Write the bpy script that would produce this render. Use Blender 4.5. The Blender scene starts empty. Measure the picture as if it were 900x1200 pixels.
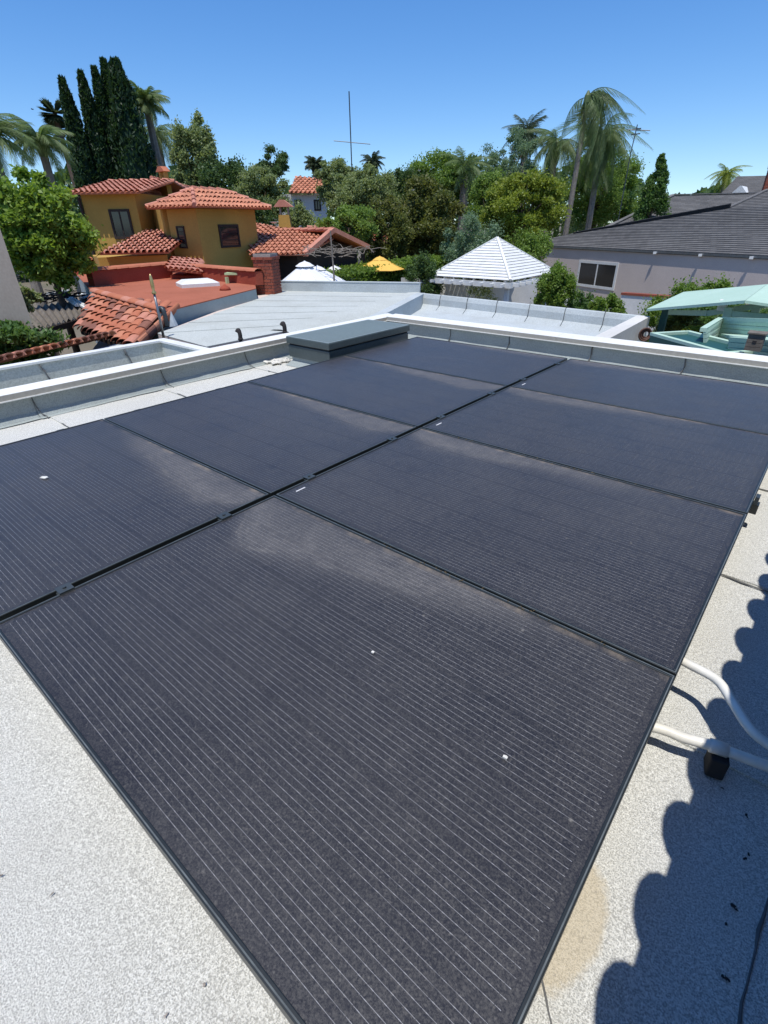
import bpy, math, random
import numpy as np
from mathutils import Vector, Matrix, Quaternion
R = math.radians
random.seed(7); rng = np.random.default_rng(7)
scn = bpy.context.scene
col = scn.collection

# ------------------------------------------------------------------ camera
F_PX = 596.8067
ROT = np.array([[0.765398, 0.643433, -0.012620],
                [0.308545, -0.384098, -0.870212],
                [-0.564770, 0.662165, -0.492516]])
CAM = np.array([1.6023, -0.1083, 1.1494])
cd = bpy.data.cameras.new('camera'); cam = bpy.data.objects.new('camera', cd); col.objects.link(cam)
cd.sensor_fit = 'HORIZONTAL'; cd.sensor_width = 36; cd.lens = F_PX / 900 * 36
cd.clip_start = 0.02; cd.clip_end = 3000
cam.matrix_world = Matrix(((ROT[0][0], -ROT[1][0], -ROT[2][0], CAM[0]),
                           (ROT[0][1], -ROT[1][1], -ROT[2][1], CAM[1]),
                           (ROT[0][2], -ROT[1][2], -ROT[2][2], CAM[2]), (0, 0, 0, 1)))
scn.camera = cam
scn.render.resolution_x = 768; scn.render.resolution_y = 1024

# ------------------------------------------------------------------ light
SUN = Vector((0.5, -0.866, 0)).normalized()
EL = R(72)
sun_dir = Vector((SUN.x * math.cos(EL), SUN.y * math.cos(EL), math.sin(EL)))
w = bpy.data.worlds.new('World'); scn.world = w; w.use_nodes = True
nt = w.node_tree; nt.nodes.clear()
sk = nt.nodes.new('ShaderNodeTexSky'); sk.sky_type = 'NISHITA'; sk.sun_disc = False
sk.sun_elevation = EL; sk.sun_rotation = math.atan2(SUN.x, SUN.y)
sk.altitude = 60; sk.air_density = 1.0; sk.dust_density = 0.2; sk.ozone_density = 3.2
tcw = nt.nodes.new('ShaderNodeTexCoord'); sx = nt.nodes.new('ShaderNodeSeparateXYZ'); cx_ = nt.nodes.new('ShaderNodeCombineXYZ')
zm = nt.nodes.new('ShaderNodeMath'); zm.operation = 'MAXIMUM'; zm.inputs[1].default_value = 0; zl = nt.nodes.new('ShaderNodeMath'); zl.operation = 'MULTIPLY_ADD'; zl.inputs[1].default_value = .96; zl.inputs[2].default_value = .04
nt.links.new(tcw.outputs['Generated'], sx.inputs[0]); nt.links.new(sx.outputs[0], cx_.inputs[0]); nt.links.new(sx.outputs[1], cx_.inputs[1]); nt.links.new(sx.outputs[2], zm.inputs[0]); nt.links.new(zm.outputs[0], zl.inputs[0]); nt.links.new(zl.outputs[0], cx_.inputs[2]); nt.links.new(cx_.outputs[0], sk.inputs[0])
hs = nt.nodes.new('ShaderNodeHueSaturation'); hs.inputs['Saturation'].default_value = 1.30; hs.inputs['Hue'].default_value = .507
bg = nt.nodes.new('ShaderNodeBackground'); bg.inputs['Strength'].default_value = 0.14
wo = nt.nodes.new('ShaderNodeOutputWorld')
nt.links.new(sk.outputs[0], hs.inputs['Color']); nt.links.new(hs.outputs[0], bg.inputs[0]); nt.links.new(bg.outputs[0], wo.inputs[0])
sl = bpy.data.lights.new('sun', 'SUN'); sl.energy = 3.8; sl.angle = R(0.53); sl.color = (1.0, 0.965, 0.91)
so = bpy.data.objects.new('sun', sl); col.objects.link(so)
so.rotation_euler = sun_dir.to_track_quat('Z', 'Y').to_euler(); so.location = (0, 0, 30)
scn.view_settings.view_transform = 'Standard'; scn.view_settings.look = 'None'
scn.view_settings.exposure = 0.28; scn.view_settings.gamma = 1

# ------------------------------------------------------------------ pixel -> place
def ray(x, y): return ROT.T @ np.array([(x - 450) / F_PX, (y - 600) / F_PX, 1.0])
def at(x, y, z=0.0):
    d = ray(x, y); return Vector(CAM + d * ((z - CAM[2]) / d[2]))
def pt(x, y, D):
    d = ray(x, y); return Vector(CAM + d * (D / math.hypot(d[0], d[1])))
def onplane(x, y, P, n):
    d = Vector(ray(x, y)); c = Vector(CAM); return c + d * ((P - c).dot(n) / d.dot(n))
def mpp(P):  # metres per photo pixel at P
    return float(ROT[2] @ (np.array(P) - CAM)) / F_PX
G = -3.3     # ground level

# ------------------------------------------------------------------ mesh helpers
MATS = {}
class MB:
    def __init__(s): s.v = []; s.f = []
    def add(s, vs, fs):
        n = len(s.v); s.v += [tuple(v) for v in vs]; s.f += [tuple(i + n for i in f) for f in fs]; return s
    def box(s, a, b):
        x0, y0, z0 = a; x1, y1, z1 = b
        return s.add([(x0,y0,z0),(x1,y0,z0),(x1,y1,z0),(x0,y1,z0),(x0,y0,z1),(x1,y0,z1),(x1,y1,z1),(x0,y1,z1)],
                     [(0,3,2,1),(4,5,6,7),(0,1,5,4),(1,2,6,5),(2,3,7,6),(3,0,4,7)])
    def obox(s, o, u, v, n):   # corner o, three edge vectors
        o, u, v, n = map(Vector, (o, u, v, n))
        fs = [(0,3,2,1),(4,5,6,7),(0,1,5,4),(1,2,6,5),(2,3,7,6),(3,0,4,7)]
        if u.cross(v).dot(n) < 0: fs = [f[::-1] for f in fs]
        return s.add([o, o+u, o+u+v, o+v, o+n, o+u+n, o+u+v+n, o+v+n], fs)
    def bar(s, a, b, wd, ht, up=(0,0,1)):
        a, b, up = Vector(a), Vector(b), Vector(up); d = (b - a).normalized()
        u = d.cross(up); u.normalize(); n = u.cross(d)
        return s.obox(a - u*wd/2 - n*ht/2, b - a, u*wd, n*ht)
    def prism(s, poly, d):     # polygon (3d points) extruded by vector d
        poly = [Vector(p) for p in poly]; n = len(poly); d = Vector(d)
        nn = Vector((0,0,0))
        for i in range(n): nn += poly[i].cross(poly[(i+1) % n])
        if nn.dot(d) > 0: poly = poly[::-1]
        fs = [tuple(range(n)), tuple(range(2*n-1, n-1, -1))]
        for i in range(n):
            j = (i+1) % n; fs.append((j, i, n+i, n+j))
        return s.add(poly + [p + d for p in poly], fs)
    def tube(s, pts, rad, seg=8, cap=True):
        pts = [Vector(p) for p in pts]
        if not hasattr(rad, '__len__'): rad = [rad]*len(pts)
        base = len(s.v); prev = None
        for i, p in enumerate(pts):
            t = (pts[min(i+1, len(pts)-1)] - pts[max(i-1, 0)]).normalized()
            if prev is None:
                a = t.orthogonal().normalized()
            else:
                a = (prev - t*prev.dot(t)).normalized()
            prev = a; b = t.cross(a)
            for k in range(seg):
                an = 2*math.pi*k/seg; s.v.append(tuple(p + (a*math.cos(an) + b*math.sin(an))*rad[i]))
        for i in range(len(pts)-1):
            for k in range(seg):
                q = base + i*seg; k2 = (k+1) % seg
                s.f.append((q+k, q+k2, q+seg+k2, q+seg+k))
        if cap:
            s.f.append(tuple(base+k for k in range(seg))[::-1]); e = base + (len(pts)-1)*seg
            s.f.append(tuple(e+k for k in range(seg)))
        return s
    def lathe(s, prof, c=(0,0,0), seg=16):
        c = Vector(c); b = len(s.v)
        for r, z in prof:
            for k in range(seg):
                a = 2*math.pi*k/seg; s.v.append((c.x+r*math.cos(a), c.y+r*math.sin(a), c.z+z))
        for i in range(len(prof)-1):
            for k in range(seg):
                k2 = (k+1) % seg; q = b+i*seg; s.f.append((q+k, q+k2, q+seg+k2, q+seg+k))
        s.f.append(tuple(b+k for k in range(seg))[::-1]); e = b+(len(prof)-1)*seg; s.f.append(tuple(e+k for k in range(seg)))
        return s
    def build(s, name, mat, parent=None, origin=None, smooth=False, bevel=0):
        vs = np.array(s.v, dtype=np.float64)
        if origin is None:
            lo = vs.min(0); hi = vs.max(0); origin = ((lo[0]+hi[0])/2, (lo[1]+hi[1])/2, lo[2])
        origin = Vector(origin)
        vs = vs - np.array(origin)
        me = bpy.data.meshes.new(name); me.from_pydata(vs.tolist(), [], s.f); me.update()
        if smooth: me.polygons.foreach_set('use_smooth', [True]*len(me.polygons))
        me.materials.append(MATS[mat] if isinstance(mat, str) else mat)
        return link(name, me, parent, origin, bevel)
WORLD = {}
def link(name, me, parent=None, origin=Vector((0,0,0)), bevel=0):
    o = bpy.data.objects.new(name, me); col.objects.link(o)
    origin = Vector(origin); WORLD[o.name] = origin.copy()
    if parent is not None:
        o.parent = parent; o.location = origin - WORLD[parent.name]
    else: o.location = origin
    if bevel:
        m = o.modifiers.new('bevel', 'BEVEL'); m.width = bevel; m.segments = 2; m.limit_method = 'ANGLE'
    return o
def empty(name, loc, label, cat, group=None):
    o = link(name, None, None, loc); o.empty_display_size = .2
    return tag(o, label, cat, group)
def tag(o, label=None, cat=None, group=None, kind=None):
    if label: o['label'] = label
    if cat: o['category'] = cat
    if group: o['group'] = group
    if kind: o['kind'] = kind
    return o
def npmesh(name, V, Fq, mat):      # V (n,3), Fq (m,4) or (m,3)
    me = bpy.data.meshes.new(name); n = len(V); m, k = Fq.shape
    me.vertices.add(n); me.vertices.foreach_set('co', V.astype(np.float32).ravel())
    me.loops.add(m*k); me.loops.foreach_set('vertex_index', Fq.astype(np.int32).ravel())
    me.polygons.add(m); me.polygons.foreach_set('loop_start', np.arange(0, m*k, k, dtype=np.int32))
    me.polygons.foreach_set('loop_total', np.full(m, k, dtype=np.int32))
    me.update(calc_edges=True); me.materials.append(MATS[mat]); return me

# ------------------------------------------------------------------ materials
class NG:
    def __init__(s, name):
        s.m = bpy.data.materials.new(name); s.m.use_nodes = True; s.t = s.m.node_tree; s.t.nodes.clear()
        s.out = s.n('ShaderNodeOutputMaterial'); MATS[name] = s.m
    def n(s, t, **k):
        nd = s.t.nodes.new(t)
        for a, b in k.items(): setattr(nd, a, b)
        return nd
    def set(s, sock, v):
        if isinstance(v, bpy.types.NodeSocket): s.t.links.new(v, sock)
        elif isinstance(v, tuple) and len(v) == 3 and sock.type == 'RGBA': sock.default_value = (*v, 1)
        else: sock.default_value = v
    def math(s, op, a, b=None, c=None, clamp=False):
        nd = s.n('ShaderNodeMath', operation=op, use_clamp=clamp); s.set(nd.inputs[0], a)
        if b is not None: s.set(nd.inputs[1], b)
        if c is not None: s.set(nd.inputs[2], c)
        return nd.outputs[0]
    def noise(s, co, scale, detail=2, rough=.5, out=0):
        nd = s.n('ShaderNodeTexNoise'); s.set(nd.inputs['Vector'], co); nd.inputs['Scale'].default_value = scale
        nd.inputs['Detail'].default_value = detail; nd.inputs['Roughness'].default_value = rough; return nd.outputs[out]
    def map(s, v, a, b, c=0., d=1., smooth=False):
        nd = s.n('ShaderNodeMapRange', interpolation_type='SMOOTHSTEP' if smooth else 'LINEAR')
        for i, x in enumerate((v, a, b, c, d)): s.set(nd.inputs[i], x)
        return nd.outputs[0]
    def mix(s, f, a, b, blend='MIX'):
        nd = s.n('ShaderNodeMix', data_type='RGBA', blend_type=blend); s.set(nd.inputs[0], f); s.set(nd.inputs[6], a); s.set(nd.inputs[7], b); return nd.outputs[2]
    def obj(s): return s.n('ShaderNodeTexCoord').outputs['Object']
    def pos(s): return s.n('ShaderNodeNewGeometry').outputs['Position']
    def bsdf(s, colr, rough=.8, bump=None, bstr=.3, bdist=.01, spec=.4, metal=0., **kw):
        b = s.n('ShaderNodeBsdfPrincipled'); s.set(b.inputs['Base Color'], colr); s.set(b.inputs['Roughness'], rough)
        b.inputs['Specular IOR Level'].default_value = spec; b.inputs['Metallic'].default_value = metal
        for k, v in kw.items(): s.set(b.inputs[k], v)
        if bump is not None:
            bp = s.n('ShaderNodeBump'); bp.inputs['Strength'].default_value = bstr; bp.inputs['Distance'].default_value = bdist
            s.set(bp.inputs['Height'], bump); s.t.links.new(bp.outputs[0], b.inputs['Normal'])
        s.t.links.new(b.outputs[0], s.out.inputs[0]); return b

def plain(name, c1, c2=None, scale=3, rough=.8, bump=.2, bs=40, bd=.005, spec=.4, metal=0., island=False):
    g = NG(name); p = g.pos(); c2 = c2 or tuple(x*.8 for x in c1)
    f = g.map(g.noise(p, scale, 5, .6), .3, .7)
    c = g.mix(f, c1, c2)
    if island:
        r = g.n('ShaderNodeNewGeometry').outputs['Random Per Island']
        c = g.mix(g.map(r, 0, 1, 0, .55), c, tuple(x*.55 for x in c2))
    f2 = g.noise(p, bs, 3); c = g.mix(g.map(f2, .3, .7, 0., .35), c, tuple(x*.7 for x in c2))
    g.bsdf(c, rough, f2, bump, bd, spec, metal); return g.m

def membrane(name, base, speck=.5, dirt=.25, gran=220, patch=None):
    g = NG(name); p = g.pos()
    a = g.map(g.noise(p, gran, 2, .6), .47, .60)
    m = g.map(g.noise(p, gran*.45, 3, .75), .46, .62)
    d = g.map(g.noise(p, 1.1, 6, .65), .42, .75)
    fine = g.mix(g.math('MULTIPLY', a, speck), base, tuple(x*.48 for x in base))
    c = g.mix(g.math('MULTIPLY', m, speck*.6), fine, tuple(x*.52 for x in base))
    hi = g.map(g.noise(p, gran*.8, 1, .5), .60, .68)
    c = g.mix(g.math('MULTIPLY', hi, speck*.6), c, tuple(min(.9, x*1.3) for x in base))
    if patch:
        sp = g.n('ShaderNodeSeparateXYZ'); g.set(sp.inputs[0], p)
        ex = g.math('DIVIDE', g.math('SUBTRACT', sp.outputs[0], patch[0]), patch[2]); ey = g.math('DIVIDE', g.math('SUBTRACT', sp.outputs[1], patch[1]), patch[3])
        rr = g.math('ADD', g.math('SQRT', g.math('ADD', g.math('MULTIPLY', ex, ex), g.math('MULTIPLY', ey, ey))), g.math('MULTIPLY', g.math('SUBTRACT', g.noise(p, 14, 5, .8), .5), .5))
        c = g.mix(g.map(rr, .86, 1.06, .8, 0), c, g.mix(a, (.58, .50, .36), (.46, .40, .29)))
    c = g.mix(g.math('MULTIPLY', d, dirt), c, (base[0]*.55, base[1]*.52, base[2]*.47))
    st = g.n('ShaderNodeMapping'); g.set(st.inputs[0], p); st.inputs['Scale'].default_value = (60, 25, 40); st.inputs['Rotation'].default_value = (0, 0, .8)
    fb = g.map(g.noise(st.outputs[0], 1, 4, .8), .66, .70)
    c = g.mix(g.math('MULTIPLY', fb, .5), c, (base[0]*.35, base[1]*.31, base[2]*.30))
    g.bsdf(c, .93, g.noise(p, gran, 3, .7), .7, .005, .15); return g.m

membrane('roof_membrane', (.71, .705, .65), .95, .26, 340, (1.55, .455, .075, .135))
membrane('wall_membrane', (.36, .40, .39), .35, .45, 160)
membrane('grey_membrane', (.50, .525, .49), .35, .35, 60)
membrane('mid_membrane', (.48, .52, .52), .3, .5, 60)
membrane('red_membrane', (.40, .135, .08), .25, .5, 50)
membrane('red_wall', (.36, .085, .05), .2, .5, 30)
plain('coping', (.83, .83, .78), (.72, .72, .67), 2, .5, .05)
plain('coping_shaded', (.42, .40, .35), (.34, .32, .28), 2, .5, .05)  # shade on the coping's upright edge, put into a darker colour
plain('white_paint', (.80, .80, .77), (.66, .66, .62), 4, .6, .1)
plain('frame_black', (.014, .018, .018), (.022, .026, .026), 5, .38, .05, spec=.5)
plain('frame_highlight', (.16, .18, .18), (.08, .09, .09), 25, .35, .05)
plain('dark_metal', (.035, .045, .05), (.05, .06, .065), 5, .4, .05)
plain('steel', (.35, .36, .36), (.25, .26, .26), 6, .4, .05, metal=.8)
plain('tar', (.02, .018, .018), (.035, .03, .03), 20, .85, .3)
plain('seam_dark', (.085, .085, .083), (.16, .16, .155), 12, .85, .3)
plain('skylight_frame', (.075, .095, .095), (.06, .078, .078), 5, .4, .05)
plain('sealant', (.78, .77, .72), (.6, .58, .52), 20, .7, .5, 60)
plain('pvc', (.80, .78, .70), (.68, .65, .56), 6, .45, .05)
plain('black_rubber', (.015, .015, .016), (.03, .03, .03), 10, .8, .2)
plain('terracotta', (.60, .215, .11), (.46, .15, .08), 2.5, .85, .3, 30, island=True)
plain('terracotta_pale', (.70, .34, .24), (.52, .20, .13), 2.5, .85, .3, 30, island=True)
plain('terracotta_light', (.70, .31, .18), (.54, .21, .12), 3, .85, .3, 30, island=True)
plain('terracotta_brown', (.34, .14, .085), (.24, .10, .07), 3, .85, .3, 30, island=True)
plain('ochre_stucco', (.52, .325, .075), (.41, .25, .055), .8, .9, .25, 25)
plain('tan_stucco', (.50, .44, .38), (.42, .37, .32), 1.2, .9, .25, 25)
plain('beige_stucco', (.36, .31, .26), (.32, .27, .22), 1.2, .9, .25, 25)
plain('grey_stucco', (.66, .56, .49), (.58, .49, .43), .8, .9, .25, 25)
plain('white_stucco', (.70, .68, .64), (.55, .54, .50), .9, .9, .25, 25)
plain('brick', (.40, .10, .05), (.24, .065, .04), 5, .9, .3, 60, island=True)
plain('mortar', (.36, .32, .28), (.28, .25, .22), 10, .95, .3)
plain('dark_wood', (.045, .03, .022), (.03, .02, .016), 8, .8, .3)
plain('weathered_wood', (.23, .20, .16), (.13, .11, .09), 5, .9, .4, 40)
plain('bark', (.16, .115, .08), (.07, .05, .035), 6, .95, .6, 30, .02)
plain('pale_bark', (.30, .26, .21), (.18, .15, .12), 6, .95, .6, 30, .02)
plain('glass_dark', (.012, .014, .016), (.02, .022, .025), .6, .08, 0, spec=.6)
plain('umbrella_white', (.80, .80, .80), (.72, .72, .72), 2, .8, .05)
plain('umbrella_yellow', (.80, .50, .10), (.72, .42, .08), 2, .8, .05)
plain('mint', (.48, .64, .52), (.42, .58, .46), 1.5, .7, .08)
plain('mint_wood', (.42, .58, .47), (.36, .52, .42), 3, .75, .15)
plain('pale_green', (.45, .55, .30), (.4, .5, .27), 3, .7, .1)
plain('teal_dark', (.02, .09, .08), (.015, .07, .06), 3, .5, .1)
plain('brass', (.65, .50, .22), (.5, .38, .15), 9, .35, .05, metal=.6)
plain('hose', (.14, .07, .05), (.08, .04, .03), 9, .6, .05)
plain('plastic_film', (.55, .6, .62), (.4, .45, .48), 9, .3, .3)
plain('bird_feathers', (.03, .03, .035), (.02, .02, .02), 9, .7, .1)
plain('petal', (.85, .83, .76), (.75, .72, .62), 9, .6, .1)
plain('soil', (.20, .16, .12), (.13, .12, .08), .35, .95, .5, 6, .05)

# shingles
def shingles(name, c1, c2):
    g = NG(name); p = g.obj()
    br = g.n('ShaderNodeTexBrick'); g.set(br.inputs['Vector'], p)
    br.inputs['Color1'].default_value = (*c1, 1); br.inputs['Color2'].default_value = (*c2, 1)
    br.inputs['Mortar'].default_value = (c2[0]*.6, c2[1]*.6, c2[2]*.6, 1)
    br.inputs['Scale'].default_value = 1; br.inputs['Brick Width'].default_value = .34; br.inputs['Row Height'].default_value = .20
    br.inputs['Mortar Size'].default_value = .008; br.inputs['Bias'].default_value = -.2
    n = g.map(g.noise(p, .35, 4), .35, .7); c = g.mix(g.math('MULTIPLY', n, .35), br.outputs[0], tuple(x*1.5 for x in c1))
    c = g.mix(g.map(g.noise(p, 30, 2), .3, .7, 0, .35), c, c2)
    g.bsdf(c, .95, g.noise(p, 60, 2), .4, .01, .15); return g.m
shingles('shingle_grey', (.17, .165, .16), (.10, .098, .096))

def leafmat(name, c1, c2, yellow=None):
    g = NG(name); r = g.n('ShaderNodeNewGeometry').outputs['Random Per Island']; p = g.pos()
    c = g.mix(r, c1, c2)
    nf = g.map(g.noise(p, .9, 3), .35, .7); c = g.mix(g.math('MULTIPLY', nf, .5), c, yellow or tuple(x*1.25 for x in c1))
    b = g.bsdf(c, .5, spec=.35)
    tr = g.n('ShaderNodeBsdfTranslucent'); g.set(tr.inputs[0], g.mix(.5, c, (c1[0]*1.4+.03, c1[1]*1.6, c1[2]*.6)))
    mx = g.n('ShaderNodeMixShader'); mx.inputs[0].default_value = .42
    g.t.links.new(b.outputs[0], mx.inputs[1]); g.t.links.new(tr.outputs[0], mx.inputs[2]); g.t.links.new(mx.outputs[0], g.out.inputs[0])
    return g.m
leafmat('leaf_maple', (0.25, 0.36, 0.05), (0.1, 0.19, 0.03), (.25, .34, .06))
leafmat('leaf_dark', (0.084, 0.14, 0.043), (0.043, 0.086, 0.029))
leafmat('leaf_cypress', (0.026, 0.074, 0.029), (0.014, 0.041, 0.017), (.035, .06, .022))
leafmat('leaf_olive', (0.252, 0.296, 0.122), (0.134, 0.179, 0.072))
leafmat('leaf_mid', (0.202, 0.296, 0.058), (0.092, 0.156, 0.036))
leafmat('leaf_lime', (0.27, 0.32, 0.04), (0.13, 0.19, 0.03), (.28, .30, .05))
leafmat('leaf_grey', (0.192, 0.276, 0.168), (0.108, 0.168, 0.096))
leafmat('leaf_magnolia', (0.185, 0.203, 0.05), (0.067, 0.094, 0.026), (.16, .14, .05))
leafmat('leaf_hedge', (0.19, 0.29, 0.045), (0.08, 0.15, 0.025), (.22, .29, .05))
leafmat('leaf_laurel', (0.108, 0.204, 0.048), (0.048, 0.108, 0.03), (.12, .18, .05))
leafmat('leaf_palm', (0.17, 0.25, 0.09), (0.075, 0.125, 0.04), (.22, .24, .13))
leafmat('leaf_palm_dark', (.06, .085, .045), (.03, .05, .02))
leafmat('leaf_dry', (.20, .15, .08), (.12, .09, .05))
leafmat('leaf_purple', (.08, .045, .05), (.06, .06, .03))

# ------------------------------------------------------------------ solar panel glass
def panel_glass(name, side):       # side +1: dust gathers at local (-x,+y) corner ; -1: mirrored
    g = NG(name); tc = g.obj(); sp = g.n('ShaderNodeSeparateXYZ'); g.set(sp.inputs[0], tc); x, y = sp.outputs[0], sp.outputs[1]
    oinf = g.n('ShaderNodeObjectInfo'); oi = oinf.outputs['Random']; amt = g.math('DIVIDE', oinf.outputs['Object Index'], 100.)
    p = g.pos()
    # busbar wires, ten to a cell row, with brighter solder pads
    yc = g.math('SUBTRACT', g.math('MULTIPLY', g.math('FRACT', g.math('DIVIDE', g.math('ADD', y, .492), .164)), .164), .082)
    inrow = g.math('LESS_THAN', g.math('ABSOLUTE', yc), .0775)
    fr = g.math('ABSOLUTE', g.math('SUBTRACT', g.math('FRACT', g.math('DIVIDE', yc, .0155)), .5))
    xa = g.math('FRACT', g.math('DIVIDE', g.math('ADD', x, .76), .0262))
    pad = g.math('LESS_THAN', g.math('ABSOLUTE', g.math('SUBTRACT', xa, .5)), .10)
    wd = g.math('ADD', .026, g.math('MULTIPLY', pad, .009))
    line = g.math('MULTIPLY', g.math('LESS_THAN', fr, wd), inrow)
    xc = g.math('ABSOLUTE', g.math('SUBTRACT', g.math('FRACT', g.math('DIVIDE', g.math('ADD', x, .76), .0788)), .5))
    line = g.math('MULTIPLY', line, g.math('LESS_THAN', xc, .494))
    inside = g.math('MULTIPLY', g.math('LESS_THAN', g.math('ABSOLUTE', x), .748), g.math('LESS_THAN', g.math('ABSOLUTE', y), .492))
    brk = g.map(g.noise(p, 22, 3, .7), .34, .5)
    line = g.math('MULTIPLY', g.math('MULTIPLY', line, inside), g.map(brk, 0, 1, .35, 1))
    xg = g.math('ABSOLUTE', g.math('SUBTRACT', g.math('FRACT', g.math('DIVIDE', g.math('ADD', x, .76), .1576)), .5))
    cgap = g.math('MAXIMUM', g.math('GREATER_THAN', xg, .491), g.math('SUBTRACT', 1., inrow))
    base = g.mix(g.map(oi, 0, 1), (.013, .013, .016), (.014, .015, .022))
    base = g.mix(g.math('MULTIPLY', cgap, .12), base, (.006, .006, .008))
    # faint finger grid
    xf = g.math('LESS_THAN', g.math('FRACT', g.math('DIVIDE', x, .0021)), .25)
    base = g.mix(g.math('MULTIPLY', xf, .25), base, (.05, .05, .06))
    base = g.mix(g.map(line, 0, 1, 0, .85), base, g.mix(pad, (.29, .29, .30), (.36, .36, .37)) if side else (.4, .4, .4))
    # dust: an even film, fine spatter, and silt left where water pooled
    off = g.n('ShaderNodeVectorMath', operation='ADD'); g.set(off.inputs[0], tc)
    cb = g.n('ShaderNodeCombineXYZ'); g.set(cb.inputs[0], g.math('MULTIPLY', oi, 9.)); g.set(cb.inputs[1], g.math('MULTIPLY', oi, 5.)); g.set(off.inputs[1], cb.outputs[0]); q = off.outputs[0]
    big = g.noise(q, 2.2, 5, .6)
    fine = g.noise(q, 260, 3, .75)
    mid = g.noise(q, 38, 4, .7)
    film = g.math('ADD', g.map(big, .3, .75, .03, .11), g.map(fine, .42, .72, 0, .26))
    film = g.math('ADD', film, g.map(mid, .5, .75, 0, .07))
    xs = g.math('MULTIPLY', x, float(side))          # silt gathers at xs = -0.78, y = +0.5
    wob = g.math('MULTIPLY', g.math('SUBTRACT', g.noise(q, 3.0, 4, .6), .5), .12)
    # boundary: y > .5 - h(xs), h falls from .30 near the clamp corner to 0 at far end
    t = g.map(xs, -.72, .55, 0, 1)
    hh = g.math('MULTIPLY', g.math('POWER', g.math('SUBTRACT', 1., t), 1.05), .27)
    near = g.map(xs, -.79, -.55, .35, 1., True)
    hh = g.math('MULTIPLY', hh, near)
    sc = amt
    edge = g.math('SUBTRACT', g.math('ADD', g.math('SUBTRACT', y, .5), g.math('MULTIPLY', hh, sc)), g.math('MULTIPLY', wob, .7))
    silt = g.math('MULTIPLY', g.map(edge, -.10, .07, 0, 1, True), g.map(edge, .0, .30, 1., .45))
    silt = g.math('MULTIPLY', silt, g.map(t, .75, 1., 1., .1))
    silt = g.math('MULTIPLY', silt, g.map(g.noise(q, 14, 5, .7), .25, .65, .45, 1))
    rim = g.math('MULTIPLY', g.map(g.math('ABSOLUTE', edge), 0, .018, 1, 0, True), g.map(g.noise(q, 9, 4, .8), .45, .62, 0, .5))
    e2 = g.math('ADD', edge, g.math('MULTIPLY', g.math('SUBTRACT', g.noise(q, 5, 4, .7), .5), .05))
    for off_, am_ in ((.035, .35), (.075, .25), (.13, .18)):
        rim = g.math('ADD', rim, g.math('MULTIPLY', g.map(g.math('ABSOLUTE', g.math('SUBTRACT', e2, off_)), 0, .010, am_, 0, True), g.map(g.noise(q, 6, 4, .8), .42, .6)))
    rim = g.math('MULTIPLY', rim, g.map(t, .6, .95, 1., 0))
    stm = g.n('ShaderNodeMapping'); g.set(stm.inputs[0], q); stm.inputs['Scale'].default_value = (3, 60, 1)
    strk = g.math('MULTIPLY', g.map(g.noise(stm.outputs[0], 1, 3, .6), .55, .75), g.map(y, .1, .5, 0, .10))
    # silt crust along the lip of the far edge
    lip = g.math('MULTIPLY', g.map(y, .478, .497, 0, 1, True), g.map(g.noise(q, 7, 4, .7), .45, .7, 0, .55))
    dust = g.math('ADD', film, g.math('ADD', g.math('MULTIPLY', silt, .25), g.math('ADD', g.math('MULTIPLY', rim, .3), strk)))
    # spatter
    vo = g.n('ShaderNodeTexVoronoi'); g.set(vo.inputs['Vector'], q); vo.inputs['Scale'].default_value = 55
    vd = g.math('MULTIPLY', g.map(vo.outputs['Distance'], .10, .22, 1, 0), g.map(g.noise(q, 12, 2), .55, .62, 0, .5))
    vo2 = g.n('ShaderNodeTexVoronoi'); g.set(vo2.inputs['Vector'], q); vo2.inputs['Scale'].default_value = 16
    cs = g.n('ShaderNodeSeparateColor'); g.set(cs.inputs[0], vo2.outputs['Color'])
    vd2 = g.math('MULTIPLY', g.map(vo2.outputs['Distance'], .03, .09, 1, 0), g.math('GREATER_THAN', cs.outputs[0], .86))
    dust = g.math('ADD', dust, g.math('ADD', g.math('MULTIPLY', vd, .35), g.math('MULTIPLY', vd2, .5)), clamp=True)
    sv = g.n('ShaderNodeTexVoronoi'); g.set(sv.inputs['Vector'], q); sv.inputs['Scale'].default_value = 130
    sc2 = g.n('ShaderNodeSeparateColor'); g.set(sc2.inputs[0], sv.outputs['Color'])
    grit = g.math('MULTIPLY', g.map(sv.outputs['Distance'], .15, .32, 1, 0), g.math('GREATER_THAN', sc2.outputs[0], .55))
    dust = g.math('ADD', dust, g.math('MULTIPLY', grit, .16), clamp=True)
    dust = g.math('SUBTRACT', dust, g.math('MULTIPLY', g.map(g.noise(q, 380, 3, .8), .5, .62), .09), clamp=True)
    c = g.mix(dust, base, g.mix(silt, (.205, .195, .178), (.27, .255, .24)))
    c = g.mix(lip, c, (.30, .24, .17))
    rough = g.map(dust, 0, .5, .30, .65)
    g.bsdf(c, rough, fine, .06, .001, .36); return g.m
panel_glass('glass_right', 1); panel_glass('glass_left', -1)
plain('sticker', (.75, .75, .75), (.6, .6, .6), 20, .5, .05)

# ------------------------------------------------------------------ ground
b = MB(); b.add([(-1500,-1500,G),(1500,-1500,G),(1500,1500,G),(-1500,1500,G)], [(0,1,2,3)])
tag(b.build('ground', 'soil', origin=(0,0,G)), kind='structure')

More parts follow.
